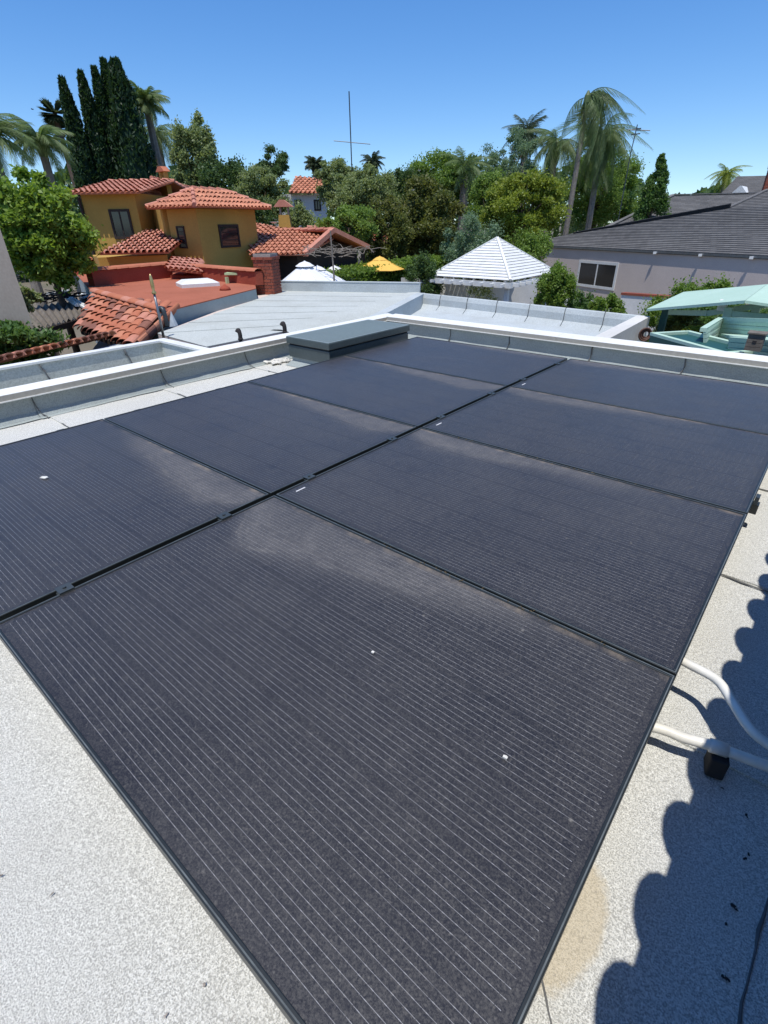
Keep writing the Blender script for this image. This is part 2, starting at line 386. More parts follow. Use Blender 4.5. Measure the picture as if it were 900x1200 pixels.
# ------------------------------------------------------------------ our flat roof
ROOF = empty('flat_roofed_house', (0, 0.5, G), 'flat roof of pale granular membrane that carries the black solar panels', 'flat roof')
XL, XR, YN, YF = -2.47, 2.35, -3.2, 4.74
b = MB(); b.box((XL-.12, YN, G), (XR, YF+.12, -.02)); b.build('wall', 'white_stucco', ROOF)
seams = [YN, -2.5, -1.64, -.76, .12, 1.0, 1.86, 2.76, 3.64, YF]
for i in range(len(seams)-1):
    b = MB(); y0, y1 = seams[i], seams[i+1] + (.05 if i < len(seams)-2 else 0)
    zt = 0.0015*(i % 2)
    n = 14; vs = []; fs = []
    for k in range(n+1):
        x = XL + (XR-XL)*k/n; wv = random.uniform(-.006, .006) if 0 < i else 0
        vs += [(x, y0 + wv, -.02), (x, y0 + wv, .004), (x, y1, -.003), (x, y1, -.02)]
    for k in range(n):
        for q in range(4): fs.append((k*4+q, k*4+(q+1) % 4, k*4+4+(q+1) % 4, k*4+4+q))
    fs.append((0, 3, 2, 1)); fs.append((n*4, n*4+1, n*4+2, n*4+3))
    fs = [f[::-1] for f in fs]
    b.add(vs, fs); b.build('membrane_sheet', 'roof_membrane', ROOF)
def tarline(pts, rad, name='tar_line', mat='seam_dark', flat=.35, par=None):
    b = MB(); P = []
    for a, c in zip(pts[:-1], pts[1:]):
        a, c = Vector(a), Vector(c); n = max(2, int((c-a).length/.03))
        for k in range(n):
            p = a.lerp(c, k/n); P.append(p + Vector((random.uniform(-1,1)*rad*.6, random.uniform(-1,1)*rad*.6, 0)))
    P.append(Vector(pts[-1]))
    b.tube(P, [rad*random.uniform(.4, 1.2) for _ in P], 5); return b.build(name, mat, par or ROOF, smooth=True)
for y in (1.0, 1.86, 2.76, 3.64):
    tarline([(-2.2, y, .004), (-2.0, y-.003, .004), (-1.7, y, .004)], .004)
    if y < 3: tarline([(1.50, y, .004), (1.7, y-.02, .004), (2.3, y-.03, .004)], .0035) if y > 1.5 else None
tarline([(1.835, -.6, .002), (1.84, .3, .002), (1.835, .56, .002), (1.842, .70, .002), (1.85, .75, .001)], .0035)
tarline([(1.55, .36, .002), (1.58, .325, .002), (1.60, .30, .002), (1.62, .22, .002)], .003)
# dark scuffs and a tan patch on the sheet
def blotch(cx, cy, rx, ry, mat, z=.0065, name='stain', n=26, jit=.12):
    b = MB(); vs = [(cx, cy, z+.0008)]
    for k in range(n):
        a = 2*math.pi*k/n; r = 1 + random.uniform(-jit, jit); vs.append((cx+rx*r*math.cos(a), cy+ry*r*math.sin(a), z))
    b.add(vs, [(0, 1+k, 1+(k+1) % n) for k in range(n)]); return b.build(name, mat, ROOF)
for q in [(845,925), (874,958), (858,1062), (862,1068), (850,1085), (872,1008), (876,1003), (849,1148), (846,1146), (853,1150)]:
    c = at(*q); blotch(c.x, c.y, random.uniform(.0015,.0045), random.uniform(.0015,.005), 'tar', .006, 'scuff', 9, .6)
for q in [(2,1028), (195,1192), (240,1155), (61,1050)]:
    c = at(*q); blotch(c.x, c.y, .0025, .004, 'weathered_wood' if q[0] < 190 else 'mortar', .0062, 'scuff', 9, .6)

# parapets: wall, membrane upstand pieces, coping with drip edge
H_L, H_F = .165, .175
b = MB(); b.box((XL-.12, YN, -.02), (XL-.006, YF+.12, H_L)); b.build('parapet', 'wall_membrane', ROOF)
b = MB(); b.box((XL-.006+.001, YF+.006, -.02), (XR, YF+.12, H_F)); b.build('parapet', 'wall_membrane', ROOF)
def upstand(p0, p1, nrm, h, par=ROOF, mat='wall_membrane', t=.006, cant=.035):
    p0, p1, nrm = Vector(p0), Vector(p1), Vector(nrm); L = (p1-p0).length; u = (p1-p0)/L; n = 8; b = MB(); vs = []; fs = []
    for k in range(n+1):
        p = p0 + u*(L*k/n); j = random.uniform(-.004, .004); o = random.uniform(0, .003)
        vs += [p + Vector((0,0,h-.002)), p + nrm*(t+o) + Vector((0,0,h-.002)), p + nrm*(t+.002+o+j*.3) + Vector((0,0,h*.45)), p + nrm*(t+.006) + Vector((0,0,cant+.012+j)), p + nrm*(t+cant+j) + Vector((0,0,.008)), p + nrm*(t+cant+.03+j*2) + Vector((0,0,.0055)), p + Vector((0,0,.0))]
    for k in range(n):
        for q in range(6): fs.append((k*7+q, k*7+q+1, k*7+7+q+1, k*7+7+q))
    b.add(vs, fs); return b.build('upstand_sheet', mat, par, smooth=False)
ys = [YN, -2.1, -1.1, -.05, .95, 1.05+.85, 2.72, 3.6, YF]
for a, c in zip(ys[:-1], ys[1:]):
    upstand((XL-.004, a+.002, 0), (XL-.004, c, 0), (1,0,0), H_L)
    if c < YF: tarline([(XL+.006, c, H_L-.02), (XL+.012, c+.01, .07), (XL+.03, c+.02, .03), (XL+.05, c+.04, .008), (XL+.09, c+.035, .006)], .004)
xs = [XL+.02, -1.55, -.85, -.02, .75, 1.6, XR]
for a, c in zip(xs[:-1], xs[1:]):
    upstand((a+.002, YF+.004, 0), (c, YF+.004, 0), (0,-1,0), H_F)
    if c < XR: tarline([(c, YF-.006, H_F-.01), (c+.006, YF-.012, .09), (c-.004, YF-.02, .045), (c-.01, YF-.05, .008)], .0055)
def coping(poly_a, poly_b, zt, drop, side):  # strip between two parallel lines
    pass
CW = .155
for a, c in ((YN, -.6), (-.6, 1.9), (1.9, YF+.16)):
    b = MB(); x0, x1, z = XL-.005-CW+.06, XL+.035, H_L
    b.prism([(x0, a+.001, z), (x1, a+.001, z), (x1, a+.001, z+.035), (x0+.01, a+.001, z+.048), (x0, a+.001, z+.046)], (0, c-a-.002, 0))
    b.build('coping', 'coping', ROOF); b = MB(); b.box((x1+.0005, a+.001, z-.002), (x1+.0035, c-.001, z+.0335)); b.build('fascia', 'coping_shaded', ROOF); b = MB(); b.box((x1, a+.001, z-.010), (x1+.010, c-.001, z-.0025)); b.build('drip_edge', 'coping', ROOF)
for a, c in ((XL+.05, -.35), (-.35, 2.1), (2.1, XR)):
    b = MB(); y0, y1, z = YF-.035, YF+.135, H_F
    b.prism([(a+.001, y0, z), (a+.001, y0, z+.035), (a+.001, y1-.01, z+.048), (a+.001, y1, z+.046), (a+.001, y1, z)], (c-a-.002, 0, 0))
    b.build('coping', 'coping', ROOF); b = MB(); b.box((a+.001, y0-.0035, z-.002), (c-.001, y0-.0005, z+.0335)); b.build('fascia', 'coping_shaded', ROOF); b = MB(); b.box((a+.001, y0-.010, z-.010), (c-.001, y0, z-.0025)); b.build('drip_edge', 'coping', ROOF)

# ------------------------------------------------------------------ solar panels
PW, PH, TH = 1.556, 1.034, .035
ZP = .16
def make_panel(side):
    t = empty('solar_panel', (0,0,ZP-TH), 'x', 'solar panel', 'black solar panels in two columns of four')
    b = MB(); hx, hy = PW/2, PH/2; o = Vector((0,0,ZP-TH)); l = .011
    def fr(a, c): b.box((a[0], a[1], ZP-TH), (c[0], c[1], ZP))
    fr((-hx,-hy), (hx,-hy+l)); fr((-hx,hy-l), (hx,hy)); fr((-hx,-hy+l), (-hx+l,hy-l)); fr((hx-l,-hy+l), (hx,hy-l))
    # lower side flange proud of the web
    fb = b.build('frame', 'frame_black', t, origin=o, bevel=.0015)
    b = MB(); b.box((-hx+l, -hy+l, ZP-.008), (hx-l, hy-l, ZP-.0025)); b.build('cell_glass', 'glass_right' if side > 0 else 'glass_left', t, origin=(0,0,ZP-.008))
    b = MB()
    for (x0, y0, x1, y1) in ((-hx+.003,-hy+.003,hx-.003,-hy+.0055),(-hx+.003,hy-.0055,hx-.003,hy-.003),(-hx+.003,-hy+.0056,-hx+.0055,hy-.0056),(hx-.0055,-hy+.0056,hx-.003,hy-.0056)): b.box((x0,y0,ZP-.0005),(x1,y1,ZP+.0006))
    b.build('highlight_strip', 'frame_highlight', t, origin=(0,0,ZP))  # thin pale strips paint a highlight along the black frame
    b = MB(); b.box((-hx+l, -hy+l, ZP-.013), (hx-l, hy-l, ZP-.0085)); b.build('back_sheet', 'white_paint', t, origin=(0,0,ZP-.013))
    b = MB(); b.box((-side*hx+side*.045-.003, hy-.16 if side < 0 else -hy+.075, ZP-.0023), (-side*hx+side*.045+.004, (hy-.16 if side < 0 else -hy+.075)+.05, ZP-.0015)); b.build('label_strip', 'sticker', t, origin=(0,0,ZP-.0023))
    return t
def dup(o, loc, label, par=None):
    c = o.copy(); col.objects.link(c); c.location = loc; WORLD[c.name] = Vector(loc)
    if label: c['label'] = label
    for ch in list(o.children):
        d = ch.copy(); col.objects.link(d); d.parent = c
    return c
PL = {(1,0): 'large foreground solar panel in the near right column, nearest the camera',
      (1,1): 'second panel back in the right column, white conduits beside its corner',
      (1,2): 'third panel back in the right column, between two darker neighbours',
      (1,3): 'farthest panel of the right column, along the low parapet at far right',
      (-1,0): 'panel at left edge of the photo with a bit of white debris on it',
      (-1,1): 'second panel back in the left column, dusty streak near its right corner',
      (-1,2): 'third panel back in the left column, in front of the skylight curb',
      (-1,3): 'farthest panel of the left column, right beside the skylight'}
PL[(1,2)] = 'third panel back in the right column, its left corner pale with silt'
pr = {1: make_panel(1), -1: make_panel(-1)}
for (s, j), lab in PL.items():
    loc = Vector((s*(PW/2 + .0125), .004 + PH/2 + j*1.041 + (.006 if s > 0 else 0), ZP-TH + random.uniform(-.001, .001)))
    SI = {(1,0): 125, (1,1): 70, (1,2): 62, (1,3): 40, (-1,0): 85, (-1,1): 75, (-1,2): 80, (-1,3): 30}[(s,j)]
    if j == 0:
        for ch in pr[s].children: ch.pass_index = SI
        pr[s].location = loc; pr[s]['label'] = lab; WORLD[pr[s].name] = loc
    else:
        for ch in dup(pr[s], loc, lab).children: ch.pass_index = SI
for ch in list(pr[1].children):
    if ch.name.startswith('label'): bpy.data.objects.remove(ch)
for o_ in [o for o in col.objects if o.name.startswith('label_strip') and o.parent and o.parent.location.x < 0]: bpy.data.objects.remove(o_)
# rails with clamps
k = 0
ords = ['nearest', 'second', 'third', 'fourth', 'fifth', 'sixth', 'seventh', 'farthest']
for j in range(4):
    for dy in (.21, .80):
        y = .004 + j*1.041 + dy; t = empty('mounting_rail', (0, y, ZP-TH-.045), '%s black mounting rail crossing under the solar panels' % ords[k], 'mounting rail', 'rails under the solar panels'); k += 1
        b = MB(); ex_ = 1.592 if k == 5 else 1.566; b.box((-1.6, y-.02, ZP-TH-.045), (ex_, y+.02, ZP-TH-.003)); b.build('rail', 'frame_black', t)
        for xx in (-1.3, -.45, .45, 1.3):
            b = MB(); b.box((xx-.05, y-.05, .006), (xx+.05, y+.05, .02)); b.box((xx-.02, y-.018, .02), (xx+.02, y+.018, ZP-TH-.0455)); b.build('foot', 'dark_metal', t)
        b = MB(); b.box((-.0105, y-.024, ZP-TH-.002), (.0105, y+.024, ZP-.006)); b.box((-.021, y-.022, ZP+.0012), (.021, y+.022, ZP+.0045)); b.lathe([(.006,0),(.006,.005)], (0, y, ZP+.0045), 6)
        b.build('mid_clamp', 'dark_metal', t)
        for s in (-1,) + ((1,) if k == 5 else ()):
            b = MB(); b.box((min(s*1.570,s*1.585), y-.02, ZP-TH-.002), (max(s*1.570,s*1.585), y+.02, ZP-.004)); b.build('end_clamp', 'dark_metal', t)
# litter on the panels
def chip(q, z, L, wd, ang, mat, label, name='debris'):
    c = at(*q, z); b = MB(); u = Vector((math.cos(ang), math.sin(ang), 0))*L; v = Vector((-math.sin(ang), math.cos(ang), 0))*wd
    b.prism([c-u/2-v*.4, c+u*.45-v*.5, c+u/2+v*.3, c+u*.1+v*.55, c-u*.5+v*.35], (0,0,.004)); return tag(b.build(name, mat), label, 'debris')
chip((52,560), ZP, .035, .02, .4, 'sealant', 'small white chip lying on the left edge panel')
chip((437,765), ZP, .008, .007, .1, 'sealant', 'tiny white fleck in the middle of the foreground panel')
chip((592,1000-112), ZP, .010, .007, .1, 'sealant', 'tiny pale seed on the right part of the foreground panel')
for i in range(1, 4):  # leaf litter strip on the row seams
    b = MB()
    for _ in range(46):
        x = random.uniform(.5, 1.45) if i != 2 else random.uniform(.25, 1.3); y = .004 + i*1.041 - .004 + random.gauss(0, .006)
        a = random.uniform(0, 6.28); l = random.uniform(.002, .007); u = Vector((math.cos(a)*l, math.sin(a)*l, .0012)); v = Vector((-math.sin(a), math.cos(a), 0))*l*.25
        c = Vector((x, y, ZP+.0006)); b.add([c-u, c+v, c+u, c-v, c+Vector((0,0,.002))], [(0,1,4),(1,2,4),(2,3,4),(3,0,4)])
    tag(b.build('leaf_litter', 'leaf_dry'), kind='stuff', label=['','dry litter caught on the seam behind the foreground panel','dry litter on the middle seam of the right column','dry litter on the far seam of the right column'][i], cat='litter')

# ------------------------------------------------------------------ conduits
def curve(pts, n=8):
    pts = [Vector(p) for p in pts]; out = []
    for i in range(len(pts)-1):
        p0, p1, p2, p3 = pts[max(i-1,0)], pts[i], pts[i+1], pts[min(i+2, len(pts)-1)]
        for k in range(n):
            t = k/n; out.append(.5*((2*p1) + (p2-p0)*t + (2*p0-5*p1+4*p2-p3)*t*t + (3*p1-p0-3*p2+p3)*t*t*t))
    out.append(pts[-1]); return out
up_path = [at(700,735,.13), at(770,760,.13), at(808,779,.135), at(840,797,.135), at(858,822,.13), at(876,850,.12), at(900,872,.11), at(960,905,.10), at(1100,960,.09)]
b = MB(); b.tube(curve(up_path), .0115, 12); tag(b.build('conduit', 'pvc', smooth=True), 'upper white conduit curving out from under the panels', 'conduit', 'white conduits beside the panels')
lp = [at(690,835,.075), at(770,853,.075), at(800,864,.075), at(835,874,.078), at(865,885,.078), at(900,898,.075), at(960,920,.07), at(1100,980,.06)]
t = empty('conduit', lp[3], 'lower white conduit resting on a black support block', 'conduit', 'white conduits beside the panels')
b = MB(); b.tube(curve(lp), .0125, 12); b.build('pipe', 'pvc', t, smooth=True)
bc = lp[3]; ang = 0
d = (lp[4]-lp[2]); d.z = 0; d.normalize(); e = Vector((-d.y, d.x, 0))
b = MB(); b.tube([bc - d*.006, bc - d*.002, bc + d*.03], .0165, 12); b.build('coupling', 'pvc', t, smooth=True)
t = empty('support_block', (bc.x, bc.y, 0), 'black rubber block holding up the lower white conduit', 'support block')
bb = bc + d*.022; b = MB(); b.obox((bb - d*.022 - e*.028) - Vector((0,0,bb.z-.005)), d*.038, e*.05, (0,0,bb.z-.018)); b.build('block', 'black_rubber', t, bevel=.004)
b = MB(); b.tube([bb - d*.022, bb - d*.006], .0155, 12); b.build('strap', 'pvc', t)

# ------------------------------------------------------------------ skylight
SX0, SX1, SY0, SY1 = -2.22, -1.66, 3.02, 4.16
t = empty('skylight', ((SX0+SX1)/2, (SY0+SY1)/2, 0), 'dark framed rectangular skylight with a grey glass lid on a curb', 'skylight')
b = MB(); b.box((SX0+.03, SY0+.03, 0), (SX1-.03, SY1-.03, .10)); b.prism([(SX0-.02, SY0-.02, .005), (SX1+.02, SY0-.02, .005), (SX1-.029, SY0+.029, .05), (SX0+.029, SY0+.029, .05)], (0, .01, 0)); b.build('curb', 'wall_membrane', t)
b = MB(); b.box((SX0+.012, SY0+.012, .085), (SX1-.012, SY1-.012, .19)); b.build('base_frame', 'skylight_frame', t, bevel=.004)
b = MB(); b.box((SX0+.02, SY0+.02, .1905), (SX1-.02, SY1-.02, .2045)); b.build('gasket', 'black_rubber', t)
b = MB(); b.box((SX0, SY0, .205), (SX1, SY1, .262)); b.build('lid_frame', 'skylight_frame', t, bevel=.006)
plain('skylight_glass', (.17, .205, .19), (.15, .18, .165), 2, .4, 0, spec=.25)
b = MB(); b.box((SX0+.03, SY0+.03, .262), (SX1-.03, SY1-.03, .268)); b.build('glass_pane', 'skylight_glass', t, bevel=.002)
b = MB()
for (x0, y0, x1, y1) in ((SX0+.004,SY0+.004,SX1-.004,SY0+.028),(SX0+.004,SY1-.028,SX1-.004,SY1-.004),(SX0+.004,SY0+.029,SX0+.028,SY1-.029),(SX1-.028,SY0+.029,SX1-.004,SY1-.029)): b.box((x0,y0,.2622),(x1,y1,.2665))
plain('trim_grey', (.24, .29, .28), (.21, .25, .245), 3, .4, .05); b.build('lid_trim', 'trim_grey', t)
# crumpled sealant heap
c = at(325, 424, .01); b = MB()
for i in range(9):
    P = [c + Vector((random.uniform(-.10,.10), random.uniform(-.12,.12), random.uniform(.003,.016))) for _ in range(4)]
    b.tube(curve(P, 5), [random.uniform(.004,.012) for _ in range(16)], 5)
tag(b.build('sealant_scraps', 'sealant', smooth=True), 'crumpled white scraps on the roof beside the skylight', 'debris')

# ------------------------------------------------------------------ barrel tiles
def tile_mesh(name, mat, r=.085, L=.40, t=.012, taper=.82, seg=7, h=1.0):
    b = MB(); vs = []; fs = []
    for j, (y, rr) in enumerate(((0, r), (L, r*taper))):
        for q, th in enumerate((0, t)):
            for k in range(seg+1):
                a = math.pi*k/seg; vs.append(((rr-th)*math.cos(a), y, (rr-th)*math.sin(a)*h))
    n = seg+1
    for k in range(seg):
        fs.append((k, k+1, 2*n+k+1, 2*n+k)); fs.append((n+k+1, n+k, 3*n+k, 3*n+k+1)); fs.append((k+1, k, n+k, n+k+1)); fs.append((2*n+k, 2*n+k+1, 3*n+k+1, 3*n+k))
    fs.append((0, 2*n, 3*n, n)); fs.append((n-1, 2*n-1, 4*n-1, 3*n-1))
    me = bpy.data.meshes.new(name); me.from_pydata(vs, [], fs); me.update(); me.polygons.foreach_set('use_smooth', [False]*len(me.polygons)); me.materials.append(MATS[mat]); return me
def frame_mat(o, xdir, ydir):
    x = Vector(xdir).normalized(); y = Vector(ydir).normalized(); z = x.cross(y).normalized(); x = y.cross(z)
    return Matrix(((x.x,y.x,z.x,o.x),(x.y,y.y,z.y,o.y),(x.z,y.z,z.z,o.z),(0,0,0,1)))
def place(me, name, M, parent):
    o = bpy.data.objects.new(name, me); col.objects.link(o); o.parent = parent
    M = Matrix.Translation(-WORLD[parent.name]) @ M; o.matrix_local = M; return o
TMS = [tile_mesh('barrel_tile', m) for m in ('terracotta', 'terracotta_light', 'terracotta', 'terracotta_brown', 'terracotta_pale')]
def tile_field(A, B, up, parent, rows, meshes, pitch=.2, expo=.33, jit=.01, pan=True, skip=None, pans=None):
    """individual barrel tiles on a roof plane; eave A->B, up = unit vector up the slope"""
    A, B, up = Vector(A), Vector(B), Vector(up).normalized(); u = (B-A); L = u.length; u /= L; n = int(L/pitch)
    nz = u.cross(up).normalized()
    if nz.z < 0: nz = -nz
    xd = u if u.cross(up).z > 0 else -u
    for i in range(n+1):
        for j in range(rows):
            if skip and skip(i, j): continue
            o = A + u*(i*L/n + random.uniform(-jit, jit)) + up*(j*expo + random.uniform(-jit, jit)) + nz*.018
            M = frame_mat(o, xd, (up + nz*-.035 + u*random.uniform(-.02,.02)))
            place(random.choice(meshes), 'roof_tile', M, parent)
            if pan and i < n:
                M = frame_mat(o + u*(L/n/2) + nz*.025, -xd, (up + nz*-.035)); place(random.choice(pans or meshes), 'roof_tile', M, parent)

def tile_roof(name, A, B, C, D, parent, mats=('terracotta',), pitch=.20, expo=.33, r=.078, deck='terracotta'):
    """far tile roof plane: eave A->B, ridge D->C; joined tiles of real relief (too small to pick apart) over a deck"""
    A, B, C, D = map(Vector, (A, B, C, D)); u = (B-A); L = u.length; u = u/L
    nz = (B-A).cross((C+D)/2-(A+B)/2).normalized()
    if nz.z < 0: nz = -nz
    for Q in (C, D): Q.z = A.z - ((Q-A).xy.dot(nz.xy))/nz.z
    up = nz.cross(u).normalized()
    if up.dot((C+D)/2-(A+B)/2) < 0: up = -up
    def loc(P): d = P-A; return d.dot(u), d.dot(up)
    poly = [loc(P) for P in (A, B, C, D)]
    def ext(x):
        ys = []
        for i in range(4):
            (x0,y0),(x1,y1) = poly[i], poly[(i+1) % 4]
            if abs(x1-x0) < 1e-6: continue
            s = (x-x0)/(x1-x0)
            if -1e-6 <= s <= 1+1e-6: ys.append(y0+s*(y1-y0))
        return (min(ys), max(ys)) if len(ys) > 1 else None
    V = []; Fc = []; lo = min(p[0] for p in poly); hi = max(p[0] for p in poly)
    n = int((hi-lo)/pitch); seg = 4
    for i in range(n+1):
        x = lo + pitch*(i+.5); e = ext(x)
        if not e: continue
        y = e[0]-.06; j = 0
        while y < e[1]-.08:
            y1 = min(y+expo+.05, e[1]); rr = r*random.uniform(.92,1.06); lift = random.uniform(0,.012)
            for (yy, rad, zz) in ((y, rr, .045+lift), (y1, rr*.82, .012)):
                for k in range(seg+1):
                    a = math.pi*k/seg; V.append(A + u*(x+rad*math.cos(a)+random.uniform(-.004,.004)) + up*yy + nz*(rad*math.sin(a)+zz))
            q = len(V)-2*(seg+1)
            for k in range(seg): Fc.append((q+k, q+k+1, q+seg+2+k, q+seg+1+k))
            y += expo; j += 1
    V = np.array([tuple(v) for v in V]); org = (A+B+C+D)/4
    if len(V):
        me = npmesh('roof_tiles', V - np.array(org), np.array(Fc), mats[0]); o = link('roof_tiles', me, parent, org); tag(o, kind='stuff')
    b = MB(); P = [A, B, C, D] if (C-D).length > .01 else [A, B, C]
    b.prism([p + nz*.02 for p in P], -nz*.05); b.build('roof_deck', deck, parent)

# ---- the tiled eave that shades the right edge of the roof (behind the camera's right shoulder)
t = empty('tiled_house_eave', (2.4, .6, G), 'barrel tile eave beside the flat roof, with an added sky-blocking upper wall', 'house')
b = MB(); b.box((2.36, -3.2, G), (2.9, 4.4, .95)); b.build('wall', 'beige_stucco', t); b = MB(); b.box((2.85, -3.2, .9501), (6, 4.4, 5.2)); b.build('sky_blocker_wall', 'beige_stucco', t)  # unseen upper box added to block sky light and deepen the eave shade
EX, EZ = 1.835, .90; sl_ = R(26); upv = Vector((math.cos(sl_), 0, math.sin(sl_)))
b = MB(); b.prism([(EX+.06, -3.2, EZ-.02), (EX+.06, 4.4, EZ-.02), (EX+1.26, 4.4, EZ-.02+1.2*math.tan(sl_)), (EX+1.26, -3.2, EZ-.02+1.2*math.tan(sl_))], (0,0,-.05)); b.build('roof_deck', 'dark_wood', t)
TE = [tile_mesh('barrel_tile', m, r=.078, L=.40, h=1.05) for m in ('terracotta', 'terracotta_light', 'terracotta_brown')]
TP = [tile_mesh('pan_tile', 'terracotta', r=.085, L=.40, h=.15, taper=1.0)]
tile_field((EX-.035, -2.13, EZ), (EX+.085, 4.27, EZ), upv, t, 3, TE, pitch=.184, expo=.34, jit=.004, pan=True, pans=TP)

# ------------------------------------------------------------------ next flat roofs (lower-left and beyond the far parapet)
ZA = -.42
t = empty('lower_flat_roof', (-4.0, 1.0, G), 'lower grey flat roof with thin white edging, left beyond the parapet', 'flat roof')
Xa, Ya = -5.42, 3.48
b = MB(); b.box((Xa, -4, G), (XL-.13, Ya, ZA-.01)); b.build('wall', 'grey_stucco', t)
for i, y in enumerate(np.arange(-4, 3.4, .93)):
    for x0, x1 in ((Xa+.06, -4.0), (-3.97, XL-.14)):
        y1 = min(y+.92, Ya-.06); b = MB(); b.box((x0, y, ZA-.01), (x1, y1, ZA + random.uniform(0,.004))); b.build('membrane_sheet', 'grey_membrane', t)
b = MB(); b.box((Xa-.02, -4, ZA-.02), (Xa+.06, Ya, -.215)); b.box((Xa+.0605, Ya-.06, ZA-.02), (-3.6, Ya+.02, -.215)); b.build('parapet', 'grey_membrane', t)
b = MB(); b.box((Xa-.05, -4, -.2145), (Xa+.08, Ya+.05, -.19)); b.box((Xa+.0805, Ya-.08, -.2145), (-3.6, Ya+.05, -.19)); b.build('edge_trim', 'white_paint', t)
for y in (.2, 1.9, 2.9): tarline([(Xa+.07, y, -.23), (Xa+.08, y+.02, -.3), (Xa+.1, y+.05, ZA+.004)], .012, par=t)

ZM = -.48
t = empty('grey_flat_roof_beyond', (-3, 8, G), 'pale grey flat roof with a low wall round it, behind the far parapet', 'flat roof')
p1, p2, p3 = at(489,343,-.2), at(762,371,-.2), at(712,398,-.2)
q1 = at(430,372,-.2); 
poly = [p1, p2, p3, Vector((-.4, 5.0, -.2)), Vector((-4.2, 5.0, -.2)), q1]
b = MB(); b.prism([Vector((p.x,p.y,ZM)) for p in poly], (0,0,G-ZM)); b.build('wall', 'mid_membrane', t)
def parw(a, c, inward, z0, z1, wd, name, mat, par):
    a, c = Vector(a), Vector(c); inward = Vector(inward).normalized()
    b = MB(); a2 = Vector((a.x,a.y,z0)); c2 = Vector((c.x,c.y,z0)); b.obox(a2, c2-a2, inward*wd, (0,0,z1-z0)); return b.build(name, mat, par)
inB = Vector((0.12,-1,0)); 
nseg = 7
for i in range(nseg):
    a = p1.lerp(p2, i/nseg); c = p1.lerp(p2, (i+1)/nseg - .003)
    b = MB(); iv = inB.normalized()
    pr_ = [(0,0),(0.26,0),(.10,.08),(.085,.20),(.05,.275),(0,.285)]
    vs = [Vector((a.x,a.y,ZM)) + iv*x + Vector((0,0,z)) for x, z in pr_]; b.prism(vs, Vector((c.x-a.x, c.y-a.y, 0))); b.build('upstand_sheet', 'mid_membrane', t)
    if i: tarline([a + iv*.07 + Vector((0,0,.065)), a + iv*.1 + Vector((0,0,-.05)), a + iv*.14 + Vector((0,0,-.2))], .004, par=t)
b = MB(); iv = (p3-p2).normalized(); sd = Vector((-iv.y, iv.x, 0)); sd = sd if sd.x < 0 else -sd
b.obox(Vector((p2.x,p2.y,ZM)), p3-p2+iv*1.2, sd*.2, (0,0,.283)); b.build('parapet', 'white_stucco', t)
b = MB(); ivq = (q1-p1); 
b.obox(Vector((p1.x,p1.y,ZM)), ivq + ivq.normalized()*1.0, Vector((.18,.05,0)), (0,0,.28)); b.build('parapet', 'mid_membrane', t)
ZG = -.45
t = empty('neighbour_grey_roof', (-8, 8, G), 'wide pale grey flat roof with faint seams beside the brick chimney', 'flat roof')
gp = [at(185,391,ZG), at(303,346,ZG), at(330,341,ZG), at(492,344,ZG), at(333,389,ZG), at(242,407,ZG)]
b = MB(); b.prism(gp, (0,0,G-ZG)); b.build('wall', 'grey_stucco', t)
ua = (gp[3]-gp[4]); ub = (gp[2]-gp[0])
for i in range(7):   # felt strips from left edge to right edge
    f0, f1 = i/7, (i+1)/7
    lft = lambda f: gp[5].lerp(gp[0], min(1, f*7/1.0)) if f < 1/7 else gp[0].lerp(gp[2], (f-1/7)/(6/7))
    a0, a1 = lft(f0), lft(f1); c0, c1 = gp[4].lerp(gp[3], f0), gp[4].lerp(gp[3], f1)
    e = Vector((0,0,.012)); b = MB()
    b.add([a0+e, c0+e, c1+Vector((0,0,.003)), a1+Vector((0,0,.003)), a0-e, c0-e, c1-e, a1-e], [(0,1,2,3),(0,4,5,1),(1,5,6,2),(2,6,7,3),(3,7,4,0),(7,6,5,4)]); b.build('membrane_sheet', 'grey_membrane', t)
# rolled edge towards the camera
n = 22; b = MB(); vs = []; fs = []; d_ = (gp[3]-gp[4]).normalized(); outw = Vector((d_.y, -d_.x, 0))
for k in range(n+1):
    p = gp[4].lerp(gp[3], k/n); j = random.uniform(-.03,.03)
    for (o_, z_) in ((-.30,.022),(-.06,.035),(.08,.01),(.26+j,-.06),(.45+j*2,-.14),(.62+j,-.26),(.9,-.5)): vs.append(p + outw*o_ + Vector((0,0,z_)))
for k in range(n):
    for q in range(6): fs.append((k*7+q, k*7+q+1, k*7+8+q, k*7+7+q))
b.add(vs, fs); b.build('rolled_edge', 'grey_membrane', t, smooth=True)
# back upstand
b = MB()
for a, c in ((gp[2], gp[3]),): b.obox(a + Vector((0,0,0)), c-a, Vector((-.05,.10,0)), (0,0,.24)); b.obox(a + Vector((-.02,-.02,.24)), c-a, Vector((-.03,.16,0)), (0,0,.02))
b.build('parapet', 'mid_membrane', t)
# dark bent brackets standing at the roof edge
for q, lab in (((282,398), 'dark curved vent hood on the grey roof, left one'), ((334,390), 'dark curved vent hood on the grey roof, nearer the skylight')):
    P = pt(q[0], q[1], 6.2 if q[0] < 300 else 6.6); b = MB(); s = mpp(P); b.tube(curve([P, P+Vector((0,0,7*s)), P+Vector((-2*s,0,10.5*s)), P+Vector((-3*s,-2*s,8*s))]), [2.4*s]*25, 8); b.tube([P-Vector((0,0,.6)), P], 2*s, 8)
    b.lathe([(3.4*s, 0), (2.6*s, 2*s)], P, 10); tag(b.build('vent_hood', 'tar', smooth=True), lab, 'vent', 'vent hoods on the grey roof')

